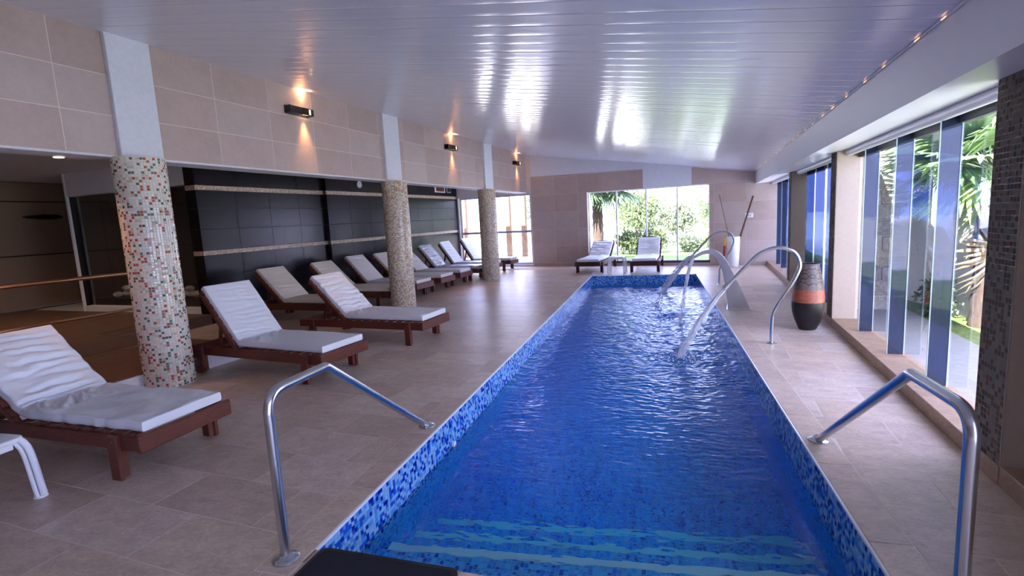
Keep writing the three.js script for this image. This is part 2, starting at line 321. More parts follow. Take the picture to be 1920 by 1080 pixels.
// ------------------------------------------------------------------ pool basin and water
{
  const g = thing('swimming_pool', 'long narrow swimming pool lined with blue mosaic and edged by stone coping', 'pool', [POOL.x, 0, POOL.z], POOL.turn);
  const W = POOL.w, L = POOL.len, T = 0.12, B = POOL.depth, sk = POOL.skew;
  const sw = 0.09; // the steps lie a little askew
  const stepPoly = (u0, u1, v0, v1, s0 = 1) => [[u0, v0 + sw * u0 * s0], [u1, v0 + sw * u1 * s0], [u1, v1 + sw * u1], [u0, v1 + sw * u0]];
  const nearPoly = (u0, u1, v0, v1, s0 = 1, s1 = 1) => [[u0, v0 + sk * u0 * s0], [u1, v0 + sk * u1 * s0], [u1, v1 + sk * u1 * s1], [u0, v1 + sk * u0 * s1]]; // (u, v) with v going away
  const slab = (poly, y0, y1, bev) => prism(poly, y1 - y0, bev).rotateX(-Math.PI / 2).translate(0, y0, 0);
  part(g, 'basin_side', slab(rect(-T, 0, -T, L + T), B - 0.1, -0.012, 0), M.pool);
  part(g, 'basin_side', slab(rect(W, W + T, -T + sk * W - 0.05, L + T), B - 0.1, -0.012, 0), M.pool);
  part(g, 'basin_end', slab(rect(0, W, L, L + T), B - 0.1, -0.012, 0), M.pool);
  part(g, 'basin_end', slab(nearPoly(0, W, -T, 0), B - 0.1, -0.012, 0), M.pool);
  part(g, 'basin_floor', slab(nearPoly(0, W, 0, L, 1, 0), B - 0.1, B, 0), M.pool);
  const steps = [[-0.47, 0.60], [-0.74, 0.95], [-0.97, 1.29]];
  steps.forEach(([y, v]) => {
    const s = part(g, 'step', slab(stepPoly(0.001, W - 0.001, 0.001, v, 0), B, y, 0.004), M.pool);
    part(s, 'nosing', slab(stepPoly(0.05, W - 0.05, v - 0.06, v + 0.004), y - 0.03, y + 0.004, 0.003), M.nosing, 'white nosing strip');
  });
  // waterline mosaic: real tiles from the coping down to below the surface
  const p = 0.026, tile = new THREE.BoxGeometry(p - 0.003, p - 0.003, 0.006), list = [], cols = [], r = rng(41);
  const tints = POOLMIX.map(([w, c]) => [w, new THREE.Color(c[0] / 255, c[1] / 255, c[2] / 255).convertSRGBToLinear()]);
  const mm = new THREE.Matrix4(), rows = 12;
  const add = (u, y, v, turn) => { mm.makeRotationY(turn).setPosition(u, y, -v); list.push(mm.clone()); const c = pick(r(), tints).clone().multiplyScalar(0.88 + 0.24 * r()); cols.push(c); };
  for (let k = 0; k < rows; k++) {
    const y = -0.025 - k * p;
    for (let v = 0.02; v < L - 0.01; v += p) { add(0.001, y, v, Math.PI / 2); if (v > sk * W) add(W - 0.001, y, v, -Math.PI / 2); }
    for (let u = 0.015; u < W - 0.01; u += p) { add(u, y, L - 0.001, 0); add(u, y, sk * u + 0.001, Math.PI); }
  }
  stuffMesh(g, 'waterline_mosaic', tile, M.poolTile, list, cols);
  part(g, 'waterline_trim', mergeGeometries([cbox(-0.012, 0.0, -0.012, 0.0025, -L, 0, 0), cbox(W, W + 0.012, -0.012, 0.0025, -L, -sk * W, 0), cbox(0, W, -0.012, 0.0025, -L - 0.012, -L, 0)]), M.nosing, 'thin pale edge strip');
  // coping stones
  const rc = rng(43), j = 0.0015;
  const stone = (poly) => part(g, 'coping_stone', prism(poly, 0.018, 0.003, rc() * 9, rc() * 9).rotateX(-Math.PI / 2).translate(0, -0.0145, 0), M.floorTiles[Math.floor(rc() * 4)]);
  for (let v = -0.2; v < L + CW - 0.01; v += 0.79) {
    const v1 = Math.min(v + 0.79, L + CW);
    stone(rect(-CW + j, -0.013, Math.max(v, -CW) + j, v1 - j));
    if (v1 > sk * W + 0.1) stone(rect(W + 0.013, W + CW - j, Math.max(v, sk * W - CW) + j, v1 - j));
  }
  for (let u = 0; u < W; u += 0.79) { const u1 = Math.min(u + 0.79, W); stone(rect(u + j, u1 - j, L + 0.013, L + CW - j)); stone([[u + j, sk * u - CW], [u1 - j, sk * u1 - CW], [u1 - j, sk * u1 - 0.003], [u + j, sk * u - 0.003]]); }
  const inlet = part(g, 'inlet', new THREE.CylinderGeometry(0.03, 0.03, 0.02, 24).rotateZ(Math.PI / 2).translate(0.012, -0.245, -1.75), M.plastic, 'small pale inlet fitting');
  void inlet;
}
const IMPACT = [[-0.36, -6.6, 1.0], [-0.55, -9.4, 0.8], [-0.95, -11.9, 1.0], [-0.75, -9.1, 0.7]];
{
  // water: closed body with a rippled top
  const nu = 150, nv = 900, W = POOL.w + 0.02, L = POOL.len + 0.02, pos = [], idx = [];
  const inv = IMPACT.map(([x, z, a]) => { const dx = x - POOL.x, dz = z - POOL.z; return [dx * pacr[0] + dz * pacr[1], dx * pdir[0] + dz * pdir[1], a]; });
  const height = (u, v) => {
    let h = 0;
    const far = Math.min(1, Math.max(0, (v - 0.6) / 4.6)), A = 0.0021 + 0.0050 * far * far * (3 - 2 * far);
    h += A * 0.6 * n2(u * 1.9 + 3, v * 2.9) + A * 0.5 * n2(u * 3.6, v * 8.5 + 9) + A * 0.46 * n2(u * 7 + 20, v * 17) + A * 0.2 * n2(u * 14 + 70, v * 30);
    h += 0.0014 * n2(u * 1.3 + 50, v * 1.5);
    for (const [iu, iv, a] of inv) {
      const d = Math.hypot(u - iu, v - iv), w = n2(u * 1.5 + iu * 9, v * 1.5) * 0.18;
      h += a * 0.0042 * Math.exp(-d / 1.2) * Math.sin((d + w * 1.4) * 36) * (0.6 + 0.8 * n2(u * 2.2 + iv, v * 2.2)) + a * 0.016 * Math.exp(-d * d / 0.05) * n2(u * 16, v * 16);
    }
    return h;
  };
  for (let jv = 0; jv <= nv; jv++) for (let iu = 0; iu <= nu; iu++) { const u = -0.01 + W * iu / nu, vn = POOL.skew * u - 0.01, v = vn + (L - vn) * Math.pow(jv / nv, 1.25); pos.push(u, POOL.level + height(u, v), -v); }
  for (let jv = 0; jv < nv; jv++) for (let iu = 0; iu < nu; iu++) { const a = jv * (nu + 1) + iu, b = a + 1, c = a + nu + 1, d = c + 1; idx.push(a, b, d, a, d, c); }
  // skirt and underside
  const ring = []; for (let i = 0; i <= nu; i++) ring.push(i); for (let jv = 1; jv <= nv; jv++) ring.push(jv * (nu + 1) + nu); for (let i = nu - 1; i >= 0; i--) ring.push(nv * (nu + 1) + i); for (let jv = nv - 1; jv > 0; jv--) ring.push(jv * (nu + 1));
  const b0 = pos.length / 3; ring.forEach(k => pos.push(pos[k * 3], POOL.depth - 0.02, pos[k * 3 + 2]));
  ring.forEach((k, i) => { const k2 = ring[(i + 1) % ring.length], l = b0 + i, l2 = b0 + (i + 1) % ring.length; idx.push(k, l2, k2, k, l, l2); });
  const cidx = pos.length / 3; pos.push(POOL.w / 2, POOL.depth - 0.02, -L / 2);
  ring.forEach((k, i) => idx.push(cidx, b0 + (i + 1) % ring.length, b0 + i));
  const g = new THREE.BufferGeometry(); g.setAttribute('position', new THREE.Float32BufferAttribute(pos, 3)); g.setIndex(idx); g.computeVertexNormals();
  // keep the top's own normals clean of the skirt
  const nrm = g.attributes.normal, e = 0.004;
  for (let jv = 0; jv <= nv; jv++) for (let iu = 0; iu <= nu; iu++) { const k = jv * (nu + 1) + iu, u = pos[k * 3], v = -pos[k * 3 + 2]; const hx = (height(u + e, v) - height(u - e, v)) / (2 * e), hv = (height(u, v + e) - height(u, v - e)) / (2 * e); const q = V3(-hx, 1, hv).normalize(); nrm.setXYZ(k, q.x, q.y, q.z); }
  const m = single('pool_water', g, M.water, 'clear rippling blue water filling the pool', 'water', [POOL.x, 0, POOL.z], POOL.turn, null, 'stuff');
  void m;
}

// ------------------------------------------------------------------ ceiling
{
  const c = thing('ceiling', 'sloping glossy white slatted ceiling above the pool', 'ceiling', [0, 0, 0], 0, null, 'structure');
  const x0 = XL - 0.02, x1 = 1.22, slope = Math.atan(-0.1585), len = (x1 - x0) / Math.cos(slope), pitch = 0.213;
  // profile across one slat (z, y): flat arched face with a small lip and groove
  const prof = []; const K = 14; for (let i = 0; i <= K; i++) { const t = i / K; prof.push([t * (pitch - 0.004), -0.0022 * Math.sin(Math.PI * t) - 0.0009 * Math.sin(2 * Math.PI * t + 0.6)]); }
  const P = [], N = [], U = [], I = [];
  const full = [[-0.002, 0.007], [0, 0.002], ...prof, [pitch - 0.004, 0.002], [pitch - 0.002, 0.007]];
  full.forEach(([z, y], i) => { const a = full[Math.max(0, i - 1)], b = full[Math.min(full.length - 1, i + 1)]; const dz = b[0] - a[0], dy = b[1] - a[1], l = Math.hypot(dz, dy); for (const x of [0, len]) { P.push(x, y, z); N.push(0, -dz / l, dy / l); U.push(x, z); } });
  for (let i = 0; i < full.length - 1; i++) { const a = i * 2; I.push(a, a + 1, a + 3, a, a + 3, a + 2); }
  const sg = new THREE.BufferGeometry(); sg.setAttribute('position', new THREE.Float32BufferAttribute(P, 3)); sg.setAttribute('normal', new THREE.Float32BufferAttribute(N, 3)); sg.setAttribute('uv', new THREE.Float32BufferAttribute(U, 2)); sg.setIndex(I);
  const r = rng(51);
  for (let k = 0; k < 92; k++) { const z = BACKZ - 0.2 - k * pitch; if (z < -16.35) break; const s = part(c, 'slat', sg, M.slat); s.position.set(x0, CEIL(x0) + (r() - 0.5) * 0.0012, z - pitch); s.rotation.set((r() - 0.5) * 0.006, 0, slope, 'ZYX'); }
  // roof slab above
  const roof = new THREE.Shape([new THREE.Vector2(-6.0, CEIL(-6.0) + 0.03), new THREE.Vector2(2.15, CEIL(2.15) + 0.03), new THREE.Vector2(2.15, CEIL(2.15) + 0.3), new THREE.Vector2(-6.0, CEIL(-6.0) + 0.3)]);
  part(c, 'roof_slab', new THREE.ExtrudeGeometry(roof, { depth: 20.2, bevelEnabled: false }).translate(0, 0, -16.75), M.white);
}
{
  // lower ceiling over the rest area
  single('ceiling', cbox(-14.4, -5.84, 2.95, 3.15, -17.6, BACKZ + 0.2, 0), M.white, 'flat plaster ceiling over the dark rest area behind the columns', 'ceiling', [0, 0, 0], 0, null, 'structure');
}

// ------------------------------------------------------------------ upper left wall on the columns
const PIL = [[-3.96, -3.525], [-8.62, -8.13], [-13.16, -12.63]];
{
  const w = thing('wall_left', 'tall beam wall of pale mauve beige tiles above the mosaic columns', 'wall', [0, 0, 0], 0, null, 'structure');
  part(w, 'core', cbox(XL - 0.3, XL - 0.0012, YB, 3.72, FWZ(XL) - 0.1, BACKZ, 0), M.wallGrout);
  part(w, 'soffit_board', cbox(XL - 0.31, XL - 0.004, YB - 0.02, YB, FWZ(XL), BACKZ, 0.003), M.white);
  const pz = 0.824, r = rng(61);
  for (let k = -4; k < 16; k++) {
    const z1 = -4.72 + pz * 1 - k * pz, z0 = z1 - pz;
    for (let row = 0; row < 3; row++) {
      let p = rect(-z1, -z0, YB + row * 0.39, row === 2 ? 3.64 : YB + (row + 1) * 0.39).map(q => q);
      p = clip(p, 1, 0, -FWZ(XL)); p = clip(p, -1, 0, BACKZ); if (p.length < 3) continue;
      p = p.map(([a, b]) => [a, b]);
      const xs = p.map(q => q[0]), ys = p.map(q => q[1]), jj = 0.0036;
      const a0 = Math.min(...xs) + jj, a1 = Math.max(...xs) - jj, b0 = Math.min(...ys) + jj, b1 = Math.max(...ys) - jj;
      if (a1 - a0 < 0.03) continue;
      // polygon in (z, y) facing +x
      const g = prism(rect(a0, a1, b0, b1), 0.012, 0.0008, r() * 9, r() * 9).rotateY(Math.PI / 2).translate(XL - 0.012, 0, 0);
      part(w, 'wall_tile', g, M.wallTiles[Math.floor(r() * 3)]);
    }
  }
  for (const [z0, z1] of PIL) part(w, 'pilaster', cbox(XL - 0.05, XL + 0.05, YB - 0.012, 3.66, z0, z1, 0.006), M.white, 'white plastered pilaster');
}
// ------------------------------------------------------------------ columns
{
  const tile = cbox(-0.0116, 0.0116, -0.0116, 0.0116, -0.002, 0.003, 0.0015);
  const mixes = [
    [[0.70, '#e6e0d4'], [0.11, '#b0503a'], [0.10, '#4c7060'], [0.09, '#cdbb9c']],
    [[0.42, '#dccdb4'], [0.28, '#c2a98a'], [0.14, '#b48262'], [0.16, '#ece4d4']],
    [[0.42, '#d8c9b2'], [0.30, '#c0a88a'], [0.12, '#b0866a'], [0.16, '#e8e0d0']]];
  const labels = ['nearest round column with white, red and green mosaic beside the front lounger', 'middle round column with beige and tan mosaic among the loungers', 'farthest round column with beige mosaic near the back window'];
  [-3.7, -8.37, -12.72].forEach((z, i) => {
    const g = thing('mosaic_column', labels[i], 'column', [XL + 0.02, 0, z], 0, 'round mosaic columns');
    const R = 0.236, H = YB - 0.012; part(g, 'shaft', cyl(R - 0.002, R - 0.002, 0.0021, H, 72), M.colGrout);
    const list = [], cols = [], r = rng(70 + i), n = 53, p = 2 * Math.PI * R / n, mix = mixes[i].map(([w, c]) => [w, new THREE.Color(c)]), m = new THREE.Matrix4();
    for (let k = 0; k < Math.floor((H - 0.006) / p); k++) for (let a = 0; a < n; a++) { const t = a / n * 2 * Math.PI; m.makeRotationY(t + (r() - 0.5) * 0.05).setPosition(Math.sin(t) * R, 0.02 + k * p, Math.cos(t) * R); list.push(m.clone()); cols.push(pick(r(), mix).clone().multiplyScalar(0.9 + 0.2 * r())); }
    stuffMesh(g, 'mosaic', tile, M.mosaicTile, list, cols);
  });
}

// ------------------------------------------------------------------ far wall (local x along the wall, z toward the room)
const FW = { ox: -2.1, oz: -15.7 };
const fwU = x => (x - FW.ox) / Math.cos(Math.atan(FWS));
const WIN = { u0: fwU(-3.5), u1: fwU(0.06), y0: 0.12, y1: 2.3 };
const LWIN = { u0: fwU(-8.2), u1: fwU(-5.42), y0: 0.06, y1: 2.42 };
{
  const w = thing('wall_back', 'far end wall of large beige tiles with white plaster above and a garden window', 'wall', [FW.ox, 0, FW.oz], FWT, null, 'structure');
  const uR = fwU(1.95), uL = fwU(-14.2);
  const ceilU = u => CEIL(FW.ox + u * Math.cos(Math.atan(FWS))) + 0.02;
  const sh = new THREE.Shape([[uL, -0.2], [uR, -0.2], [uR, ceilU(uR) + 0.1], [fwU(-5.84), ceilU(fwU(-5.84)) + 0.1], [uL, 3.2]].map(p => new THREE.Vector2(...p)));
  for (const o of [WIN, LWIN]) sh.holes.push(new THREE.Path(rect(o.u0, o.u1, o.y0, o.y1).map(p => new THREE.Vector2(...p))));
  part(w, 'masonry', new THREE.ExtrudeGeometry(sh, { depth: 0.24, bevelEnabled: false }).translate(0, 0, -0.243), M.wallGrout);
  const r = rng(81), us = [], ys = [0.003, 0.12];
  const put = (p) => { if (p.length >= 3 && area(p) > 0.004) part(w, 'wall_tile', prism(p, 0.012, 0.002, r() * 9, r() * 9).translate(0, 0, -0.012), M.wallTiles[Math.floor(r() * 3)]); };
  const u0 = fwU(-5.42) + 0.03; const j = 0.002;
  for (let u = u0; u < uR - 0.3; u += 0.8) us.push(u); us.push(uR);
  for (let y = 0.12; y < 3.6; y += 0.545) ys.push(y + 0.545);
  const topL = 2.86, uA = fwU(-1.78), uB = fwU(-0.42);
  for (let i = 0; i < us.length - 1; i++) for (let k = 0; k < ys.length - 1; k++) {
    const cell = rect(us[i] + j, us[i + 1] - j, ys[k] + j, ys[k + 1] - j);
    const regions = [
      p => clip(clip(p, 1, 0, WIN.u0 - j), 0.02, 1, topL),                                             // left of the window
      p => clip(clip(p, -1, 0, -WIN.u1 - j), 0.1585, 1, 3.63 - 0.1585 * (5.55 - 2.1) - 0.03),                  // right of it up to the ceiling
      p => clip(clip(clip(clip(p, -1, 0, -WIN.u0), 1, 0, uA), 0, -1, -WIN.y1 - j), 0.02, 1, topL),      // above, left part
      p => clip(clip(clip(clip(p, -1, 0, -uB), 1, 0, WIN.u1), 0, -1, -WIN.y1 - j), 0.1585, 1, 3.63 - 0.1585 * (5.55 - 2.1) - 0.03),
      p => clip(clip(clip(p, -1, 0, -WIN.u0), 1, 0, WIN.u1), 0, 1, WIN.y0 - j),
    ];
    regions.forEach(f => put(f(cell)));
  }
  // white plaster areas
  const pl = (poly) => part(w, 'plaster', prism(poly, 0.010, 0.001).translate(0, 0, -0.012), M.white, 'white plaster');
  pl([[u0, topL - 0.02 * u0 + 0.003], [uA, topL - 0.02 * uA + 0.003], [uA, ceilU(uA)], [u0, ceilU(u0)]]);
  pl([[uA + 0.003, WIN.y1 + 0.003], [uB - 0.003, WIN.y1 + 0.003], [uB - 0.003, ceilU(uB)], [uA + 0.003, ceilU(uA)]]);
  pl([[uB, CEIL(FW.ox + uB) - 0.03], [uR, CEIL(FW.ox + uR) - 0.03], [uR, ceilU(uR)], [uB, ceilU(uB)]]);
}
{
  const win = thing('window_1', 'wide far garden window of four panes with white mullions', 'window', [FW.ox, 0, FW.oz], FWT, null, 'structure');
  const { u0, u1, y0, y1 } = WIN, z0 = -0.16, z1 = -0.1;
  const n = 4, step = (u1 - u0) / n;
  part(win, 'frame', cbox(u0, u0 + 0.035, y0, y1, z0, z1, 0.004), M.whiteFrame); part(win, 'frame', cbox(u1 - 0.035, u1, y0, y1, z0, z1, 0.004), M.whiteFrame);
  part(win, 'frame', cbox(u0, u1, y1 - 0.03, y1, z0, z1, 0.004), M.whiteFrame);
  part(win, 'sill', cbox(u0 - 0.01, u1 + 0.01, y0 - 0.03, y0 + 0.035, -0.24, 0.012, 0.004), M.darkFrame, 'dark grey sill');
  for (let i = 1; i < n; i++) part(win, 'mullion', cbox(u0 + i * step - 0.02, u0 + i * step + 0.02, y0 + 0.035, y1 - 0.03, z0, z1, 0.004), M.whiteFrame);
  for (let i = 0; i < n; i++) part(win, 'pane', cbox(u0 + i * step + 0.02, u0 + (i + 1) * step - 0.02, y0 + 0.03, y1 - 0.03, -0.132, -0.13, 0), M.glass);
}
{
  const win = thing('window_2', 'bright aluminium window in the far left corner behind the last lounger', 'window', [FW.ox, 0, FW.oz], FWT, null, 'structure');
  const { u0, u1, y0, y1 } = LWIN, z0 = -0.16, z1 = -0.09, um = u0 + (u1 - u0) * 0.5, ym = 1.17;
  part(win, 'frame', cbox(u0, u0 + 0.07, y0, y1, z0, z1, 0.004), M.alu); part(win, 'frame', cbox(u1 - 0.07, u1, y0, y1, z0, z1, 0.004), M.alu);
  part(win, 'frame', cbox(u0, u1, y1 - 0.07, y1, z0, z1, 0.004), M.alu); part(win, 'frame', cbox(u0, u1, y0, y0 + 0.07, z0, z1, 0.004), M.alu);
  part(win, 'mullion', cbox(um - 0.035, um + 0.035, y0 + 0.07, y1 - 0.07, z0, z1, 0.004), M.alu);
  part(win, 'transom', cbox(u0 + 0.07, um - 0.035, ym - 0.04, ym + 0.04, z0, z1, 0.004), M.alu); part(win, 'transom', cbox(um + 0.035, u1 - 0.07, ym - 0.04, ym + 0.04, z0, z1, 0.004), M.alu);
  for (const [a, b] of [[u0 + 0.07, um - 0.035], [um + 0.035, u1 - 0.07]]) for (const [c, d] of [[y0 + 0.07, ym - 0.04], [ym + 0.04, y1 - 0.07]]) part(win, 'pane', cbox(a, b, c, d, -0.127, -0.125, 0), M.glass);
  part(win, 'sill', cbox(u0, u1, y0 - 0.03, y0 + 0.005, -0.24, 0.02, 0.004), M.whiteFrame);
}

// ------------------------------------------------------------------ right wall: pillars, kerb, glazing, soffit
const PILR = [[-3.71, -3.40], [-7.80, -7.50], [-11.5, -11.2]];
const ZF = FWZ(1.6) - 0.02;
{
  const w = thing('wall_right', 'glazed right wall with mosaic pillars, stone kerb and white boxed beam', 'wall', [0, 0, 0], 0, null, 'structure');
  // white boxed beam
  const beam = new THREE.Shape([[1.2, 2.2], [1.78, 2.24], [1.78, 2.5], [1.2, CEIL(1.2) + 0.01]].map(p => new THREE.Vector2(...p)));
  part(w, 'boxed_beam', new THREE.ExtrudeGeometry(beam, { depth: BACKZ - ZF - 0.02, bevelEnabled: false }).translate(0, 0, ZF), M.beamPaint);
  // masonry pillars with plaster on the near face and mosaic toward the room
  const tile = new THREE.BoxGeometry(0.004, 0.0285, 0.0285), mix = [[0.5, new THREE.Color('#bdae9c')], [0.26, new THREE.Color('#585a4e')], [0.24, new THREE.Color('#9a3a32')]];
  PILR.forEach(([z0, z1], i) => {
    const g = part(w, 'pillar', cbox(XR + 0.004, XG + 0.03, -0.05, 2.32, z0, z1, 0.004), M.plasterBeige);
    part(g, 'foot', cbox(XR - 0.004, XR + 0.02, 0.003, 0.11, z0, z1 + 0.003, 0.002), M.kerb);
    const list = [], cols = [], r = rng(90 + i), m = new THREE.Matrix4(), p = 0.0335;
    for (let y = 0.125; y < 2.23; y += p) for (let z = z0 + 0.017; z < z1 - 0.012; z += p) { m.makeTranslation(XR + 0.003, y, z); list.push(m.clone()); cols.push(pick(r(), mix).clone().multiplyScalar(0.8 + 0.4 * r())); }
    part(g, 'mosaic_bed', cbox(XR + 0.001, XR + 0.005, 0.11, 2.24, z0, z1, 0), M.darkGrout);
    stuffMesh(g, 'mosaic', tile, M.mosaicTile, list, cols);
  });
  const bays = [[-7.50, -3.71], [-11.2, -7.8], [ZF, -11.5]];
  bays.forEach(([z0, z1]) => {
    for (let z = z1; z > z0 + 0.05; z -= 0.95) { const a = Math.max(z0, z - 0.95); part(w, 'kerb', cbox(XR, XG + 0.05, -0.05, 0.115, a + 0.001, z - 0.001, 0.004, R0() * 9, R0() * 9), M.kerb); }
    part(w, 'head', cbox(XG - 0.02, XG + 0.06, 2.13, 2.25, z0, z1, 0.003), M.darkFrame);
    part(w, 'track', new THREE.CylinderGeometry(0.045, 0.045, z1 - z0, 20).rotateX(Math.PI / 2).translate(XG - 0.12, 2.2, (z0 + z1) / 2), M.beamPaint, 'white rounded track');
  });
  part(w, 'end_wall', cbox(XG - 0.02, XG + 0.2, -0.05, 2.3, -3.40, -0.9, 0), M.plasterBeige);
  part(w, 'end_wall', cbox(XG - 0.02, XG + 0.2, -0.05, 2.3, 2.8, BACKZ, 0), M.plasterBeige);
  part(w, 'head', cbox(XG - 0.02, XG + 0.06, 2.13, 2.25, -0.9, 2.8, 0.003), M.darkFrame);
  for (let z = -3.4; z < BACKZ - 0.1; z += 0.95) part(w, 'kerb', cbox(XR, XG - 0.021, -0.05, 0.115, z + 0.001, Math.min(z + 0.949, BACKZ), 0.004, R0() * 9, R0() * 9), M.kerb);
}
[['window_3', -7.50, -3.71, [-4.8, -5.75, -6.75], 'nearest glass wall bay with glass fins, palms outside'], ['window_4', -11.2, -7.8, [-8.65, -9.5, -10.35], 'middle glass wall bay behind the tall clay vase'], ['window_6', -0.9, 2.8, [0.0, 0.9, 1.8], 'glass wall bay beside the viewpoint'], ['window_5', ZF, -11.5, [-12.5, -13.5, -14.4], 'farthest glass wall bay next to the end wall']].forEach(([name, z0, z1, fins, label]) => {
  const win = thing(name, label, 'window', [0, 0, 0], 0, null, 'structure');
  const zs = [z1, ...fins, z0];
  for (let i = 0; i < zs.length - 1; i++) part(win, 'pane', cbox(XG + 0.003, XG + 0.006, 0.117, 2.13, zs[i + 1] + 0.004, zs[i] - 0.004, 0), M.glass);
  for (const z of fins) {
    const f = part(win, 'glass_fin', cbox(XG - 0.125, XG, 0.12, 2.2, z - 0.0015, z + 0.0015, 0), M.fin, 'tinted glass fin');
    part(f, 'polished_edge', cbox(XG - 0.133, XG - 0.125, 0.12, 2.2, z - 0.004, z + 0.004, 0.001), M.finEdge);
    part(f, 'seal', cbox(XG - 0.002, XG + 0.002, 0.12, 2.13, z - 0.008, z + 0.008, 0.001), M.finEdge);
    part(f, 'bracket', cbox(XG - 0.135, XG, 2.195, 2.215, z - 0.03, z + 0.03, 0.003), M.beamPaint);
  }
});
// back wall behind the viewer, closing the room
single('wall_front', cbox(-14.4, XG + 0.28, -0.2, 3.9, BACKZ, BACKZ + 0.25, 0), M.wallTiles[1], 'plain beige wall behind the viewpoint closing the pool hall', 'wall', [0, 0, 0], 0, null, 'structure');

// ------------------------------------------------------------------ dark rest area on the left
const XB = -8.35, ZN = -6.48;
{
  const w = thing('wall_dark', 'black tiled wall with two thin beige mosaic bands behind the lounger row', 'wall', [0, 0, 0], 0, null, 'structure');
  part(w, 'core', cbox(XB - 0.25, XB - 0.012, -0.1, 2.96, FWZ(XB) - 0.1, ZN - 0.012, 0), M.blackGrout);
  part(w, 'core', cbox(XB - 0.012, XB + 0.088, -0.1, 2.96, FWZ(XB + 0.1), -9.68, 0), M.blackGrout);
  const rows = [0.003, 0.38, 0.86, 1.235, 1.32, 1.70, 2.075, 2.39, 2.48, 2.95], r = rng(101), j = 0.0025;
  for (let k = 0; k < 13; k++) {
    const z1 = ZN - k * 0.8, z0 = Math.max(z1 - 0.8, FWZ(XB) + 0.0); if (z0 > z1 - 0.05) break;
    const x = z1 < -9.6 ? XB + 0.1 : XB;
    for (let i = 0; i < rows.length - 1; i++) {
      if (rows[i + 1] - rows[i] < 0.12) continue;
      part(w, 'wall_tile', prism(rect(-z1 + j, -z0 - j, rows[i] + j, rows[i + 1] - j), 0.012, 0.002).rotateY(Math.PI / 2).translate(x - 0.012, 0, 0), M.blackTiles[Math.floor(r() * 3)]);
    }
  }
  for (const [y0, y1] of [[1.235, 1.32], [2.39, 2.48]]) {
    part(w, 'mosaic_band', cbox(XB - 0.24, XB + 0.006, y0 + 0.004, y1 - 0.004, -9.68, ZN + 0.006, 0.002), M.band, 'beige mosaic band');
    part(w, 'mosaic_band', cbox(XB + 0.08, XB + 0.106, y0 + 0.004, y1 - 0.004, FWZ(XB) + 0.12, -9.675, 0.002), M.band, 'beige mosaic band');
  }
  for (let i = 0; i < rows.length - 1; i++) { if (rows[i + 1] - rows[i] < 0.12) continue;
    part(w, 'wall_tile', prism(rect(XB - 0.25, XB - 0.001, rows[i] + j, rows[i + 1] - j), 0.012, 0.002).translate(0, 0, ZN - 0.012), M.blackTiles[0]);
    part(w, 'wall_tile', prism(rect(XB + 0.001, XB + 0.1, rows[i] + j, rows[i + 1] - j), 0.012, 0.002).translate(0, 0, -9.68), M.blackTiles[1]); }
}
{
  const w = thing('wall_niche', 'black recess with pale header and plinth behind the nearest column', 'wall', [0, 0, 0], 0, null, 'structure');
  const xa = -11.95, xb = XB - 0.25;
  part(w, 'header', cbox(xa, xb, 2.5, 2.95, ZN - 0.15, ZN, 0.004), M.white, 'pale header panel');
  part(w, 'plinth', cbox(xa, xb, 0.18, 0.29, ZN - 0.15, ZN, 0.004), M.white, 'pale plinth');
  part(w, 'ledge', cbox(xa, xb, 0.18, 0.42, ZN - 0.75, ZN - 0.152, 0.004), M.blackBoard);
  part(w, 'back_panel', cbox(xa, xb, 0.18, 2.95, ZN - 0.95, ZN - 0.75, 0), M.blackBoard);
  part(w, 'side_panel', cbox(xa - 0.04, xa, 0.18, 2.95, ZN - 0.95, ZN - 0.03, 0), M.blackBoard);
  part(w, 'frame_edge', cbox(xa - 0.04, xa + 0.02, 0.18, 2.95, ZN - 0.03, ZN + 0.01, 0.004), M.whiteFrame, 'pale vertical frame edge');
  for (let i = 0; i < 4; i++) part(w, 'glass_pane', cbox(xa + 0.02 + i * (xb - xa) / 4, xa + (i + 1) * (xb - xa) / 4 - 0.004, 0.295, 2.5, ZN - 0.1, ZN - 0.095, 0), M.glass);
}
{
  const w = thing('wall_panelled', 'brown boarded wall with dark grooves at the far left', 'wall', [0, 0, 0], 0, null, 'structure');
  part(w, 'core', cbox(-14.2, -13.93, 0, 3.1, -12, BACKZ, 0), M.black);
  const ys = [0.18, 1.36, 2.53, 2.95]; for (let i = 0; i < 3; i++) for (let k = 0; k < 4; k++) part(w, 'board', cbox(-13.94, -13.9, ys[i] + 0.012, ys[i + 1] - 0.012, -9 + k * 3 + 0.004, -6 + k * 3 - 0.004, 0.004, k * 1.3, i * 2.1), M.panel);
  part(w, 'end_wall', cbox(-14.2, XB - 0.2, 0, 3.1, -12.2, -12, 0), M.black);
}
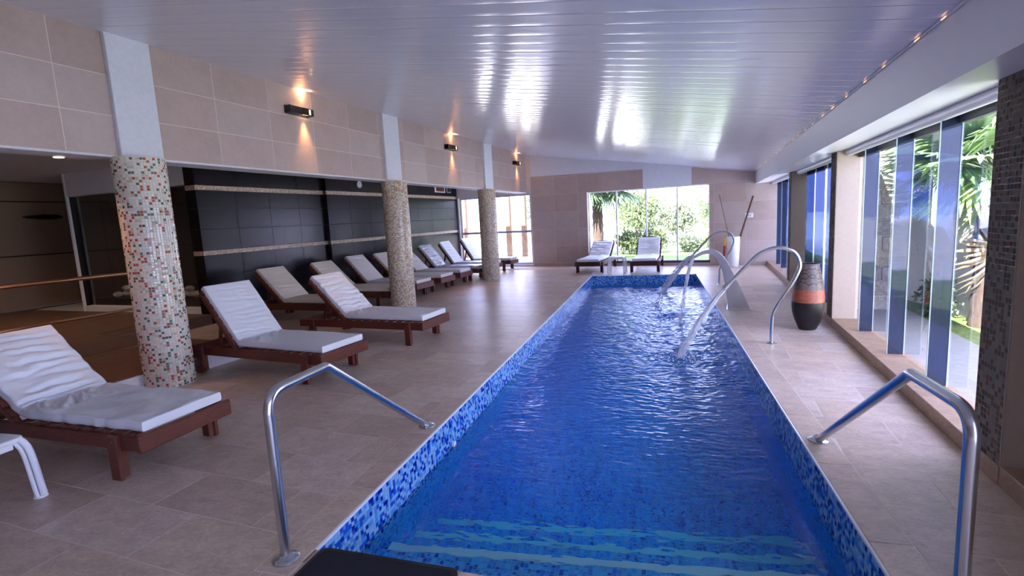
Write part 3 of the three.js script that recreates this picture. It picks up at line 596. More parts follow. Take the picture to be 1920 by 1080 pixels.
{
  // raised platform behind the first column
  const p = thing('platform', 'low brown tiled platform edged in white behind the nearest column', 'platform', [0, 0, 0]);
  part(p, 'base', cbox(-13.9, -5.64, -0.05, 0.165, -4.87, BACKZ - 0.03, 0), M.brownFloor);
  part(p, 'base', cbox(-13.9, -8.35, -0.05, 0.165, ZN + 0.002, -4.87, 0), M.brownFloor);
  part(p, 'base', cbox(-13.9, -8.62, -0.05, 0.165, -11.99, ZN + 0.002, 0), M.white);
  part(p, 'riser', cbox(-5.64, -5.62, 0.002, 0.165, -4.85, BACKZ - 0.03, 0.002), M.white, 'white riser');
  const r = rng(111);
  for (let i = 0; i < 11; i++) for (let k = 0; k < 14; k++) {
    const x1 = -5.61 - i * 0.79, x0 = Math.max(x1 - 0.79, -13.89), z1 = 1.0 - k * 0.58, z0 = Math.max(z1 - 0.58, ZN + 0.002);
    const back = z1 < -4.8, xe = back ? Math.min(x1, -8.35) : x1, ze = !back && x1 > -8.3 ? Math.max(z0, -4.87) : z0;
    if (xe - x0 < 0.03 || z1 - ze < 0.03) continue;
    part(p, 'tile', cbox(x0 + 0.002, xe - 0.002, 0.165, 0.18, ze + 0.002, z1 - 0.002, 0.003, r() * 9, r() * 9), M.brownFloor);
  }
  part(p, 'floor_track', cbox(-7.07, -7.03, 0.18, 0.205, -4.85, 0.6, 0.006), M.copperSheenSteel, 'steel floor track with copper reflections in its colour');
}
{
  const g = thing('handrail', 'two bar steel guard rail on the platform left of the nearest column', 'railing', [-6.9, 0.18, 0]);
  for (const [y, r] of [[0.99, 0.024], [0.53, 0.016]]) part(g, 'rail', new THREE.CylinderGeometry(r, r, 5.4, 20).rotateX(Math.PI / 2).translate(0, y, -1.75), M.copperSheenSteel);
  for (const z of [-4.42, -1.6, 0.9]) part(g, 'post', cyl(0.02, 0.02, 0.0, 0.99, 16).translate(0, 0, z), M.copperSheenSteel);
}
{
  const r = rng(121), lab = 'pale rounded pebble on the ledge of the black recess';
  for (let k = 0; k < 18; k++) {
    const up = k % 3 === 2, t = (k - (up ? 0.5 : 0)) / 18, x = -11.45 + 2.75 * t, rr = 0.072 + 0.025 * r();
    const g = new THREE.IcosahedronGeometry(1, 3), pa = g.attributes.position; for (let i = 0; i < pa.count; i++) { const v = V3().fromBufferAttribute(pa, i), q = 1 + 0.16 * n3(v.x * 1.3 + k * 7, v.y * 1.3, v.z * 1.3); pa.setXYZ(i, v.x * q * rr * 1.35, v.y * q * rr * 0.8, v.z * q * rr); } g.computeVertexNormals();
    single('pebble', g, M.pebble, lab, 'pebble', [x, 0.42 + rr * 0.74 + (up ? 0.12 : 0), ZN - 0.42 + (up ? 0 : 0.12 * (r() - 0.5))], (r() - 0.5) * 0.5, 'pebbles in the black recess');
  }
}
{
  const g = new THREE.IcosahedronGeometry(1, 4), pa = g.attributes.position; for (let i = 0; i < pa.count; i++) { const v = V3().fromBufferAttribute(pa, i), q = 1 + 0.18 * n3(v.x, v.y * 2, v.z * 3); pa.setXYZ(i, v.x * 0.05, v.y * q * 0.055 * (1 - 0.3 * v.z), v.z * 0.38); } g.computeVertexNormals();
  single('wall_ornament', g, M.black, 'long dark carved ornament hung on the brown boarded wall', 'ornament', [-13.85, 2.19, -7.0]);
}
// ------------------------------------------------------------------ signs on the black wall
{
  const c = thing('wall_clock', 'small round white clock high on the black tiled wall', 'clock', [XB + 0.1, 2.67, -10.9]);
  part(c, 'case', new THREE.CylinderGeometry(0.085, 0.085, 0.03, 32).rotateZ(Math.PI / 2).translate(0.016, 0, 0), M.plastic); part(c, 'dial', new THREE.CylinderGeometry(0.07, 0.07, 0.004, 32).rotateZ(Math.PI / 2).translate(0.033, 0, 0), M.whiteFrame);
  part(c, 'hand', cbox(0.035, 0.037, -0.005, 0.05, -0.004, 0.004, 0), M.black);
  const s = thing('framed_picture', 'small white framed dark red picture high on the black wall', 'picture', [XB + 0.1, 2.7, -15.1]);
  part(s, 'frame', cbox(0, 0.03, -0.11, 0.13, -0.34, 0.34, 0.004), M.whiteFrame); part(s, 'print', cbox(0.03, 0.033, -0.075, 0.095, -0.27, 0.27, 0), M.redGlass);
  const s2 = thing('framed_picture', 'small black framed picture right of the dark red one', 'picture', [XB + 0.1, 2.7, -15.72]);
  part(s2, 'frame', cbox(0, 0.03, -0.1, 0.12, -0.15, 0.15, 0.004), M.alu); part(s2, 'print', cbox(0.03, 0.033, -0.075, 0.095, -0.12, 0.12, 0), M.black);
}

// ------------------------------------------------------------------ lamps
{
  const lab = ['nearest black up and down wall sconce on the beam wall', 'middle black wall sconce between the second and third pilaster', 'farthest small black wall sconce near the end wall'];
  [-6.05, -10.75, -15.1].forEach((z, i) => {
    const g = thing('wall_sconce', lab[i], 'wall lamp', [XL + 0.001, 3.3, z], 0, 'sconces on the beam wall');
    part(g, 'back_plate', cbox(0, 0.015, -0.055, 0.055, -0.23, 0.23, 0.003), M.black);
    part(g, 'housing', cbox(0.015, 0.11, -0.05, 0.05, -0.02, 0.225, 0.006), M.black);
    part(g, 'housing', cbox(0.1, 0.112, -0.05, 0.05, -0.225, -0.02, 0.004), M.black);
    part(g, 'end_cap', cbox(0.015, 0.112, -0.05, 0.05, -0.228, -0.214, 0.004), M.black);
    part(g, 'lens', cbox(0.02, 0.096, -0.03, 0.03, -0.21, -0.025, 0.012), M.lamp, 'glowing warm lens');
    part(g, 'side_slot', cbox(0.112, 0.1145, -0.036, 0.036, -0.165, -0.135, 0.001), M.lamp, 'lit slot');
    for (const s of [-1, 1]) {
      const l = new THREE.SpotLight(new THREE.Color('#ffb87a'), 0.7, 4, 0.5, 0.9, 2); l.position.set(XL + 0.07, 3.3 + s * 0.062, z - 0.12); l.target.position.set(XL + 0.02, 3.3 + s * 1.0, z - 0.12); l.castShadow = true; l.shadow.radius = 2; scene.add(l, l.target);
    }
  });
  // string of small warm lights along the ceiling edge
  const g = thing('light_string', 'row of tiny warm lights along the ceiling edge over the right windows', 'string light', [1.19, CEIL(1.19) - 0.012, 0]);
  const r = rng(131); part(g, 'cable', cbox(-0.004, 0.006, -0.004, 0.004, ZF + 0.03, 0.5, 0), M.beamPaint);
  for (let z = -2.9; z > ZF + 0.2; z -= 0.36 + 0.3 * r()) { const l = 0.03 + 0.06 * r(); part(g, 'bulb', cbox(-0.009, -0.004, -0.005, 0.001, z - l * 0.8, z + l * 0.8, 0.001), M.ledBulb); }
  [[-11.6, -4.3, 'left'], [-9.2, -5.0, 'right']].forEach(([x, z, n]) => { const q = thing('ceiling_spot', `${n} warm recessed spot in the low ceiling of the rest area`, 'spotlight', [x, 2.95, z]); part(q, 'ring', new THREE.CylinderGeometry(0.05, 0.05, 0.012, 28).translate(0, -0.006, 0), M.whiteFrame); part(q, 'lens', new THREE.CylinderGeometry(0.04, 0.04, 0.006, 28).translate(0, -0.014, 0), M.lamp); const sl = new THREE.SpotLight(new THREE.Color('#ffd2ae'), 1.1, 8, 1.15, 0.8, 2); sl.position.set(x, 2.92, z); sl.target.position.set(x - 0.6, 0, z); sl.castShadow = true; scene.add(sl, sl.target); });
  // small recessed spot under the beam wall
  const d = thing('downlight', 'small lit spot under the beam wall left of the nearest column', 'spotlight', [-5.77, YB - 0.02, -3.12]);
  part(d, 'ring', new THREE.CylinderGeometry(0.05, 0.05, 0.012, 28).translate(0, -0.006, 0), M.whiteFrame); part(d, 'lens', new THREE.CylinderGeometry(0.04, 0.04, 0.006, 28).translate(0, -0.014, 0), M.lamp);
  const l = new THREE.SpotLight(new THREE.Color('#ffb27a'), 0.7, 7, 1.0, 0.8, 2); l.position.set(-5.79, YB - 0.045, -3.12); l.target.position.set(-6.5, 0, -3.3); l.castShadow = true; scene.add(l, l.target);
}

// ------------------------------------------------------------------ sun loungers and their cushions
function makeLounger(g, opt) {
  const { L = 2.12, W = 0.70, tilt, mat = M.wood, wheels = true } = opt, h = W / 2, hx = -1.3, BL = 0.80;
  for (const s of [-1, 1]) part(g, 'side_rail', cbox(-L, -0.036, 0.205, 0.305, s > 0 ? h - 0.04 : -h, s > 0 ? h : -h + 0.04, 0.005, R0(), s), mat);
  part(g, 'front_rail', cbox(-0.036, 0, 0.2, 0.32, -h - 0.01, h + 0.01, 0.008, 0.3, 0.1).rotateY(0), mat);
  part(g, 'back_rail', cbox(-L, -L + 0.035, 0.21, 0.30, -h + 0.04, h - 0.04, 0.005), mat);
  for (const s of [-1, 1]) for (const x of [-0.235, -1.88]) { const z = s * (h + 0.0165); const lg = part(g, 'leg', cbox(x - 0.045, x + 0.045, wheels && x < -1 ? 0.05 : 0.0, 0.312, z - 0.016, z + 0.016, 0.005), mat); for (const dy of [0.235, 0.275]) part(lg, 'bolt', new THREE.CylinderGeometry(0.006, 0.006, 0.004, 10).rotateX(Math.PI / 2).translate(x + (dy > 0.25 ? 0.015 : -0.015), dy, s * (h + 0.0345)), M.steel); part(g, 'leg_block', cbox(x - 0.045, x + 0.03, 0.012, 0.206, s * (h - 0.022) - 0.022, s * (h - 0.022) + 0.022, 0.005), mat); }
  if (wheels) for (const s of [-1, 1]) { const w = part(g, 'wheel', new THREE.CylinderGeometry(0.086, 0.086, 0.035, 28).rotateX(Math.PI / 2).translate(-1.88, 0.0865, s * (h + 0.052)), mat); part(w, 'hub', new THREE.CylinderGeometry(0.014, 0.014, 0.046, 14).rotateX(Math.PI / 2).translate(-1.88, 0.077, s * (h + 0.052)), M.black); }
  for (let i = 0; i < 9; i++) { const x = -0.12 - i * 0.137; part(g, 'seat_slat', cbox(x - 0.036, x + 0.036, 0.305, 0.322, -h + 0.012, h - 0.012, 0.003), mat); }
  // backrest, turned about the hinge
  const bk = new THREE.Group(); bk.name = 'backrest'; g.add(bk); bk.position.set(hx, 0.30, 0); bk.rotation.z = -tilt;
  for (const s of [-1, 1]) part(bk, 'rail', cbox(-BL, 0, -0.03, 0.012, s * (h - 0.03) - 0.024, s * (h - 0.03) + 0.024, 0.004), mat);
  for (let i = 0; i < 7; i++) { const x = -0.08 - i * 0.103; part(bk, 'back_slat', cbox(x - 0.036, x + 0.036, 0.006, 0.028, -h + 0.002, h - 0.002, 0.003), mat); }
  const cap = new THREE.Shape(); cap.moveTo(-h + 0.02, 0); cap.lineTo(h - 0.02, 0); cap.lineTo(h - 0.02, 0.06); cap.quadraticCurveTo(h - 0.1, 0.075, h - 0.2, 0.105); cap.quadraticCurveTo(0, 0.15, -h + 0.2, 0.105); cap.quadraticCurveTo(-h + 0.1, 0.075, -h + 0.02, 0.06);
  part(bk, 'head_board', new THREE.ExtrudeGeometry(cap, { depth: 0.024, bevelEnabled: true, bevelThickness: 0.003, bevelSize: 0.003, bevelSegments: 1 }).applyMatrix4(new THREE.Matrix4().makeBasis(V3(0, 0, 1), V3(-1, 0, 0), V3(0, -1, 0)).setPosition(-BL + 0.045, 0.028, 0)), mat);
  // props from the back of the rest down to the side rails
  const px = hx - 0.5 * Math.cos(tilt), py = 0.28 + 0.5 * Math.sin(tilt), qx = px - 0.10;
  for (const s of [-1, 1]) { const z = s * (h - 0.11), a = V3(px, py, z), b = V3(qx, 0.25, z), d = a.distanceTo(b); const st = part(g, 'prop', cbox(-0.018, 0.018, 0, d, -0.014, 0.014, 0.003), mat); st.position.copy(b); st.quaternion.setFromUnitVectors(V3(0, 1, 0), a.clone().sub(b).normalize()); }
  part(g, 'prop_bar', cbox(qx - 0.018, qx + 0.018, 0.232, 0.268, -h + 0.04, h - 0.04, 0.003), mat);
}
function cushionGeo({ tilt, W = 0.61, seed = 1, wr = 1, T = 0.07, back = 0.77 }) {
  const nz = createNoise2D(rng(seed)), hx = -1.3, y0 = 0.325, S1 = 1.24, bendR = 0.10, bl = bendR * tilt, S2 = S1 + bl, S3 = S2 + back;
  const foot = -0.03, ns = 150, nw = 40, nt = 5;
  const along = s => { // point on the underside and the direction
    if (s < S1) return [foot - s, y0, 0];
    if (s < S2) { const a = (s - S1) / bendR; return [foot - S1 - bendR * Math.sin(a), y0 + bendR * (1 - Math.cos(a)), a]; }
    const e = [foot - S1 - bendR * Math.sin(tilt), y0 + bendR * (1 - Math.cos(tilt))]; return [e[0] - (s - S2) * Math.cos(tilt), e[1] + (s - S2) * Math.sin(tilt), tilt];
  };
  const folds = [], rf = rng(seed * 13 + 5); // [s0, w0, s1, w1, depth, width]: long creases across the rest, a fan of them over the seat by the bend
  for (let i = 0; i < 8; i++) { const s0 = S2 + 0.04 + (back - 0.1) * (i + 0.6 * rf()) / 8, w0 = -W / 2 - 0.05 + 0.2 * rf(), l = W * (0.6 + 0.6 * rf()); folds.push([s0, w0, s0 + (rf() - 0.35) * 0.13, w0 + l, 0.006 + 0.009 * rf(), 0.011 + 0.012 * rf()]); }
  for (let i = 0; i < 11; i++) { const w0 = -W / 2 + W * (i + rf()) / 11, s0 = S1 + 0.06 - 0.14 * rf(), l = 0.16 + 0.34 * rf(); folds.push([s0, w0, s0 - l * 0.75, w0 + l * 0.75 * (0.5 + 0.5 * rf()), 0.007 + 0.010 * rf(), 0.010 + 0.012 * rf()]); }
  const crease = (s, w) => {
    let h = 0.008 * nz(s * 2.2, w * 2.6 + 30) + 0.0016 * nz(s * 9, w * 9);
    const ds = 0.012 * nz(s * 5 + 7, w * 5);
    for (const [s0, w0, s1, w1, dep, wid] of folds) {
      const ax = s1 - s0, ay = w1 - w0, t = Math.max(0, Math.min(1, ((s - s0) * ax + (w - w0) * ay) / (ax * ax + ay * ay))), d = Math.hypot(s + ds - s0 - ax * t, w - w0 - ay * t);
      if (d > 0.1) continue; const f = Math.min(1, 4 * t * (1 - t) + 0.25); h += dep * f * (-Math.exp(-d * d / (wid * wid)) + 0.7 * Math.exp(-Math.pow((d - 2.1 * wid) / (1.1 * wid), 2)));
    }
    return h * wr;
  };
  const ring = []; // (w, n) around the section; n is height above the underside, 't' marks the top
  for (let i = 0; i <= nw; i++) ring.push([-W / 2 + 0.012 + (W - 0.024) * i / nw, T, 1]);
  for (let i = 1; i <= nt; i++) { const a = i / (nt + 1) * Math.PI / 2; ring.push([W / 2 - 0.012 + 0.012 * Math.sin(a), T - 0.012 + 0.012 * Math.cos(a), 0.5]); }
  ring.push([W / 2, T * 0.6, 0.2], [W / 2 + 0.003, T * 0.4, 0.1], [W / 2, 0.01, 0], [W / 2 - 0.008, 0, 0]);
  for (let i = 1; i < 8; i++) ring.push([W / 2 - 0.008 - (W - 0.016) * i / 8, 0, 0]);
  ring.push([-W / 2 + 0.008, 0, 0], [-W / 2, 0.01, 0], [-W / 2 - 0.003, T * 0.4, 0.1], [-W / 2, T * 0.6, 0.2]);
  for (let i = nt; i >= 1; i--) { const a = i / (nt + 1) * Math.PI / 2; ring.push([-W / 2 + 0.012 - 0.012 * Math.sin(a), T - 0.012 + 0.012 * Math.cos(a), 0.5]); }
  const pos = [], uv = [], idx = [], nr = ring.length, ss = [];
  ss.push([0, 0.0], [0, 0.6], [0, 0.9]); ss.push([0.006, 1]); for (let i = 1; i < ns; i++) ss.push([0.006 + (S3 - 0.012) * i / ns, 1]); ss.push([S3 - 0.006, 1], [S3, 0.9], [S3, 0.6], [S3, 0.0]);
  ss.forEach(([s, f]) => { const [x, y, a] = along(s), tx = -Math.cos(a), ty = Math.sin(a), nx = Math.sin(a), ny = Math.cos(a); void tx; void ty;
    ring.forEach(([w, n, t]) => { const edge = Math.min(1, Math.min(s, S3 - s) / 0.06); let nn = n + (t ? t * crease(s, w) * edge : 0); const mid = T / 2; nn = mid + (nn - mid) * f; const ww = w * (0.35 + 0.65 * f) ; pos.push(x + nx * nn, y + ny * nn, (f < 0.5 ? ww : w + 0.004 * wr * nz(s * 6, w > 0 ? 3 : 7) * (t < 1 ? 1 : 0))); uv.push(s, w); }); });
  for (let i = 0; i < ss.length - 1; i++) for (let k = 0; k < nr; k++) { const a = i * nr + k, b = i * nr + (k + 1) % nr, c = a + nr, d = b + nr; idx.push(a, b, d, a, d, c); }
  for (const [i, fl] of [[0, 1], [ss.length - 1, 0]]) { const o = i * nr; for (let k = 1; k < nr - 1; k++) fl ? idx.push(o, o + k + 1, o + k) : idx.push(o, o + k, o + k + 1); }
  const g = new THREE.BufferGeometry(); g.setAttribute('position', new THREE.Float32BufferAttribute(pos, 3)); g.setAttribute('uv', new THREE.Float32BufferAttribute(uv, 2)); g.setIndex(idx); g.computeVertexNormals(); return g;
}
// [x, z of the foot end, turn in degrees, tilt in degrees, cushion material, crease strength, place]
const LOUNGERS = [
  [-3.47, -2.41, 2.5, 40, 'vinyl', 1.9, 'in the left foreground in front of the nearest column', 'white creased vinyl'],
  [-3.66, -4.36, -3.5, 52, 'vinyl', 0.6, 'second in the front row right of the nearest column', 'smooth white vinyl'],
  [-3.47, -6.02, -1.5, 44, 'vinyl', 1.6, 'third in the front row left of the middle column', 'rumpled white vinyl'],
  [-5.78, -7.2, -1, 44, 'cream', 0.5, 'first of the back row half hidden by the front row', 'cream yellow'],
  [-5.78, -8.6, 0, 42, 'cream', 0.4, 'second of the back row, foot behind middle column', 'pinkish cream'],
  [-5.78, -9.65, 0, 46, 'beige', 0.4, 'third of the back row just left of the middle column', 'pale peach'],
  [-5.78, -10.72, 0, 44, 'beige', 0.4, 'back row lounger almost hidden behind the middle column', 'pale beige'],
  [-5.78, -11.72, 0, 44, 'beige', 0.6, 'back row lounger just right of the middle column', 'off white beige'],
  [-5.78, -12.75, 0, 50, 'greyVinyl', 1.2, 'back row lounger with shiny crumpled grey cushion', 'shiny crumpled grey'],
  [-5.78, -13.85, 0, 54, 'vinyl', 0.4, 'second to last of the back row', 'bright white'],
  [-5.72, -15.1, 0, 58, 'vinyl', 0.4, 'last of the back row against the corner window', 'sunlit white'],
];
LOUNGERS.forEach(([x, z, turn, tilt, mat, wr, place, look], i) => {
  const t = turn * D2R;
  const g = thing('sun_lounger', `dark red wooden sun lounger, ${place}`, 'sun lounger', [x, 0.0021, z], t, 'sun loungers along the left side');
  makeLounger(g, { tilt: tilt * D2R, mat: M.wood });
  const far = i > 3;
  single('lounger_cushion', cushionGeo({ tilt: tilt * D2R, seed: 200 + i, wr, T: far ? 0.075 : 0.072 }), M[mat], `${look} cushion, ${place.split(' with ')[0].replace('lounger ', '')}`, 'cushion', [x, 0.0021, z], t, 'cushions on the left loungers');
});
[[-3.08, -13.72, 'left of the white side table under the far window', 33], [-1.56, -13.68, 'right of the white side table under the far window', 40]].forEach(([x, z, place, tilt], i) => {
  const g = thing('sun_lounger', `dark wooden sun lounger ${place}`, 'sun lounger', [x, 0.0021, z], -Math.PI / 2 + (i ? 0.02 : -0.05), 'sun loungers under the far window');
  makeLounger(g, { L: 1.86, tilt: tilt * D2R, mat: M.woodDark, wheels: false });
  single('lounger_cushion', cushionGeo({ tilt: tilt * D2R, seed: 230 + i, wr: 1.1, back: 0.72 }), M.vinyl, `white cushion on the lounger ${place}`, 'cushion', [x, 0.0021, z], -Math.PI / 2 + (i ? 0.02 : -0.05), 'cushions under the far window');
});
function plasticTable(label, pos, turn, s, h) {
  const g = thing('side_table', label, 'table', pos, turn, 'white plastic side tables');
  const top = new THREE.Shape(); const a = s / 2, r = 0.05; top.moveTo(-a + r, -a); top.lineTo(a - r, -a); top.quadraticCurveTo(a, -a, a, -a + r); top.lineTo(a, a - r); top.quadraticCurveTo(a, a, a - r, a); top.lineTo(-a + r, a); top.quadraticCurveTo(-a, a, -a, a - r); top.lineTo(-a, -a + r); top.quadraticCurveTo(-a, -a, -a + r, -a);
  part(g, 'top', new THREE.ExtrudeGeometry(top, { depth: 0.012, bevelEnabled: true, bevelSize: 0.008, bevelThickness: 0.008, bevelSegments: 4, curveSegments: 10 }).rotateX(-Math.PI / 2).translate(0, h - 0.022, 0), M.plastic);
  for (const [x, z] of [[-1, 0], [1, 0], [0, -1], [0, 1]]) part(g, 'apron', cbox(x ? x * (a - 0.012) - 0.008 : -a + 0.06, x ? x * (a - 0.012) + 0.008 : a - 0.06, h - 0.07, h - 0.012, z ? z * (a - 0.012) - 0.008 : -a + 0.06, z ? z * (a - 0.012) + 0.008 : a - 0.06, 0.004), M.plastic);
  for (const x of [-1, 1]) for (const z of [-1, 1]) { // splayed channel leg
    const P = [[x * (a - 0.02), h - 0.02, z * (a - 0.02)], [x * (a + 0.002), h - 0.07, z * (a + 0.002)], [x * (a + 0.03), 0.012, z * (a + 0.03)]];
    const g1 = []; for (const [dx, dz, t] of [[0, 0, 0.02], [-x * 0.042, 0, 0.012], [0, -z * 0.042, 0.012]]) g1.push(tube(P.map(p => [p[0] + dx * 0.9, p[1], p[2] + dz * 0.9]), t, 12, 10));
    part(g, 'leg', mergeGeometries(g1), M.plastic); part(g, 'foot', new THREE.CylinderGeometry(0.034, 0.038, 0.012, 16).translate(x * (a + 0.018), 0.006, z * (a + 0.018)), M.plastic);
  }
}
plasticTable('white plastic side table cut off by the left picture edge', [-4.17, 0.0021, -1.50], 0.12, 0.40, 0.42);
plasticTable('small white plastic side table between the two far loungers', [-2.31, 0.0021, -14.0], 0.05, 0.40, 0.44);

// ------------------------------------------------------------------ stainless fittings
function rail(label, foot, end, apexT) {
  const f = V3(...foot), e = V3(...end), d = e.clone().sub(f), at = (t, y) => [d.x * t, y, d.z * t];
  const g = thing('grab_rail', label, 'handrail', foot, 0, 'pool grab rails');
  part(g, 'tube', polyTube([[0, 0, 0], at(0, 0.845), at(apexT, 0.845), at(1, 0)], 0.0245, { 1: 0.11, 2: 0.012 }), M.steel);
  for (const t of [0, 1]) part(g, 'flange', new THREE.LatheGeometry([[0, 0.0], [0.062, 0.0], [0.064, 0.006], [0.05, 0.013], [0.034, 0.018], [0.026, 0.03], [0, 0.03]].map(p => new THREE.Vector2(...p)), 36).translate(d.x * t, 0.0005, d.z * t), M.steel);
}
rail('bent stainless grab rail on the left pool edge in the foreground', [-1.935, 0.0035, -1.725], [-2.085, 0.0035, -3.345], 0.275);
rail('bent stainless grab rail on the right pool edge in the foreground', [0.868, 0.0021, -2.15], [0.70, 0.0021, -3.787], 0.275);
const NECK = [[0, 0, 0], [0.002, 0.2, 0], [0.015, 0.36, 0], [0.11, 0.55, 0], [0.235, 0.78, 0], [0.275, 0.92, 0], [0.23, 1.045, 0], [0.135, 1.105, 0], [0.03, 1.117, 0], [-0.07, 1.09, 0], [-0.165, 1.035, 0], [-0.29, 0.90, 0], [-0.42, 0.752, 0]];
const dropGeo = new THREE.IcosahedronGeometry(1, 1);
function spray(parent, p, q, r0, r1, sag, n, seed) { // aerated stream: many drawn-out drops along the falling curve
  const r = rng(seed), list = [], m = new THREE.Matrix4(), qq = new THREE.Quaternion();
  const at = t => V3(p[0] + (q[0] - p[0]) * t, p[1] + (q[1] - p[1]) * (t * (1 - sag) + sag * t * t), p[2] + (q[2] - p[2]) * t);
  for (let i = 0; i < n; i++) { const t = Math.pow(r(), 0.9), c = at(t), d = at(Math.min(1, t + 0.02)).sub(at(Math.max(0, t - 0.02))).normalize(); const R = (r0 + (r1 - r0) * t) * Math.sqrt(r()), a = r() * 6.283; const sx = V3(0, 0, 1).cross(d).normalize(), sy = d.clone().cross(sx);
    qq.setFromUnitVectors(V3(0, 1, 0), d); const w = 0.0016 + 0.0026 * r(), l = 0.02 + 0.06 * r() * (1 - 0.5 * t); m.compose(c.addScaledVector(sx, Math.cos(a) * R).addScaledVector(sy, Math.sin(a) * R), qq, V3(w, l, w)); list.push(m.clone()); }
  stuffMesh(parent, 'spray', dropGeo, M.jet, list);
}
function splash(parent, x, z, R, n, seed) { // drops and froth where a stream lands
  const r = rng(seed), list = [], m = new THREE.Matrix4(), q = new THREE.Quaternion();
  for (let i = 0; i < n; i++) { const a = r() * 6.28, d = R * Math.pow(r(), 0.8), s = 0.0025 + 0.006 * r() * r(); m.compose(V3(x + Math.cos(a) * d, POOL.level + 0.004 + (1 - d / R) * 0.06 * r() * r(), z + Math.sin(a) * d), q, V3(s * 1.5, s * 0.8, s * 1.5)); list.push(m.clone()); }
  stuffMesh(parent, 'froth', new THREE.IcosahedronGeometry(1, 1), M.jet, list);
}
[[0.70, -6.5, [-0.34, -6.62], 'nearest curved stainless water jet pipe beside the pool', 'water stream of the nearest jet pipe falling into the pool'], [0.235, -11.5, [-0.95, -11.95], 'far curved stainless jet pipe in front of the white vase', 'water stream of the far jet pipe']].forEach(([x, z, imp, label, wl], i) => {
  const g = thing('jet_pipe', label, 'water spout', [x, 0.0021, z], 0, 'jet pipes');
  part(g, 'pipe', tube(NECK, 0.0215, 140, 18), M.steel);
  part(g, 'flange', new THREE.LatheGeometry([[0, 0], [0.055, 0], [0.055, 0.006], [0.03, 0.014], [0, 0.014]].map(p => new THREE.Vector2(...p)), 32), M.steel);
  const nz = part(g, 'nozzle', new THREE.CylinderGeometry(0.022, 0.036, 0.15, 24).translate(0, -0.075, 0), M.steel); nz.position.set(-0.41, 0.762, 0); nz.quaternion.setFromUnitVectors(V3(0, -1, 0), V3(-0.13, -0.148, 0).normalize());
  const w = thing('water_stream', wl, 'water', [0, 0, 0], 0, null, 'stuff');
  spray(w, [x - 0.50, 0.655, z], [imp[0], POOL.level - 0.02, imp[1]], 0.02, 0.055, 0.3, 620, 320 + i);
  splash(w, imp[0], imp[1], 0.3, 260, 300 + i);
});
{
  const g = thing('waterfall_spout', 'tall curved stainless waterfall spout at the right pool edge', 'water spout', [0, 0.0021, -8.8]);
  const outer = new THREE.CatmullRomCurve3([[0.625, 0, 0], [0.545, 0.2, 0], [0.41, 0.5, 0], [0.27, 0.78, 0], [0.17, 0.90, 0], [0.05, 0.955, 0], [-0.08, 0.94, 0], [-0.2, 0.865, 0]].map(p => V3(...p))), inner = new THREE.CatmullRomCurve3([[0.30, 0, 0], [0.285, 0.2, 0], [0.245, 0.48, 0], [0.18, 0.72, 0], [0.11, 0.84, 0], [0.03, 0.885, 0], [-0.07, 0.88, 0], [-0.185, 0.83, 0]].map(p => V3(...p)));
  const N = 40, P = [], wd = t => 0.17 + 0.03 * t; const A = [], B = []; for (let i = 0; i <= N; i++) { A.push(outer.getPoint(i / N)); B.push(inner.getPoint(i / N)); }
  const v = (p, z) => [p.x, p.y, z];
  for (let i = 0; i < N; i++) { const a = wd(i / N), b = wd((i + 1) / N);
    quad(P, v(A[i], a), v(A[i], -a), v(A[i + 1], -b), v(A[i + 1], b)); quad(P, v(B[i], -a), v(B[i], a), v(B[i + 1], b), v(B[i + 1], -b));
    quad(P, v(B[i], a), v(A[i], a), v(A[i + 1], b), v(B[i + 1], b)); quad(P, v(A[i], -a), v(B[i], -a), v(B[i + 1], -b), v(A[i + 1], -b)); }
  quad(P, v(A[N], wd(1)), v(A[N], -wd(1)), v(B[N], -wd(1)), v(B[N], wd(1)));
  part(g, 'body', fromTris(P), M.steel);
  part(g, 'base_plate', cbox(0.25, 0.67, 0, 0.008, -0.22, 0.22, 0.003), M.steel);
  const w = thing('water_stream', 'two thin streams falling from the waterfall spout', 'water', [0, 0, 0], 0, null, 'stuff');
  spray(w, [-0.2, 0.85, -8.66], [-0.42, POOL.level - 0.02, -8.7], 0.026, 0.035, 0.75, 420, 330);
  spray(w, [-0.2, 0.85, -8.96], [-0.95, POOL.level - 0.02, -10.3], 0.03, 0.07, 0.6, 560, 331);
  splash(w, -0.42, -8.7, 0.16, 120, 310); splash(w, -0.95, -10.3, 0.3, 260, 311);
}

// ------------------------------------------------------------------ vases and small things
{
  const g = thing('floor_vase', 'tall dark clay vase with copper belt and incised lines beside the pillar', 'vase', [1.2, 0.0021, -7.33]);
  const prof = [[0, 0.0], [0.095, 0.0], [0.105, 0.012], [0.145, 0.11], [0.175, 0.21], [0.187, 0.31], [0.186, 0.40], [0.176, 0.52], [0.158, 0.64], [0.138, 0.74], [0.122, 0.81], [0.118, 0.83], [0.126, 0.845], [0.12, 0.85], [0.108, 0.842]];
  const c = new THREE.SplineCurve(prof.slice(2, 12).map(p => new THREE.Vector2(...p))), pts = [...prof.slice(0, 2).map(p => new THREE.Vector2(...p)), ...c.getPoints(50), ...prof.slice(12).map(p => new THREE.Vector2(...p))];
  const lg = new THREE.LatheGeometry(pts, 64), pa = lg.attributes.position, ua = lg.attributes.uv; for (let i = 0; i < pa.count; i++) ua.setY(i, pa.getY(i) / 0.85);
  part(g, 'body', lg, M.vase);
  part(g, 'inside', new THREE.LatheGeometry([[0.108, 0.842], [0.11, 0.8], [0.13, 0.65], [0, 0.6]].map(p => new THREE.Vector2(...p)), 48), M.vaseIn);
}
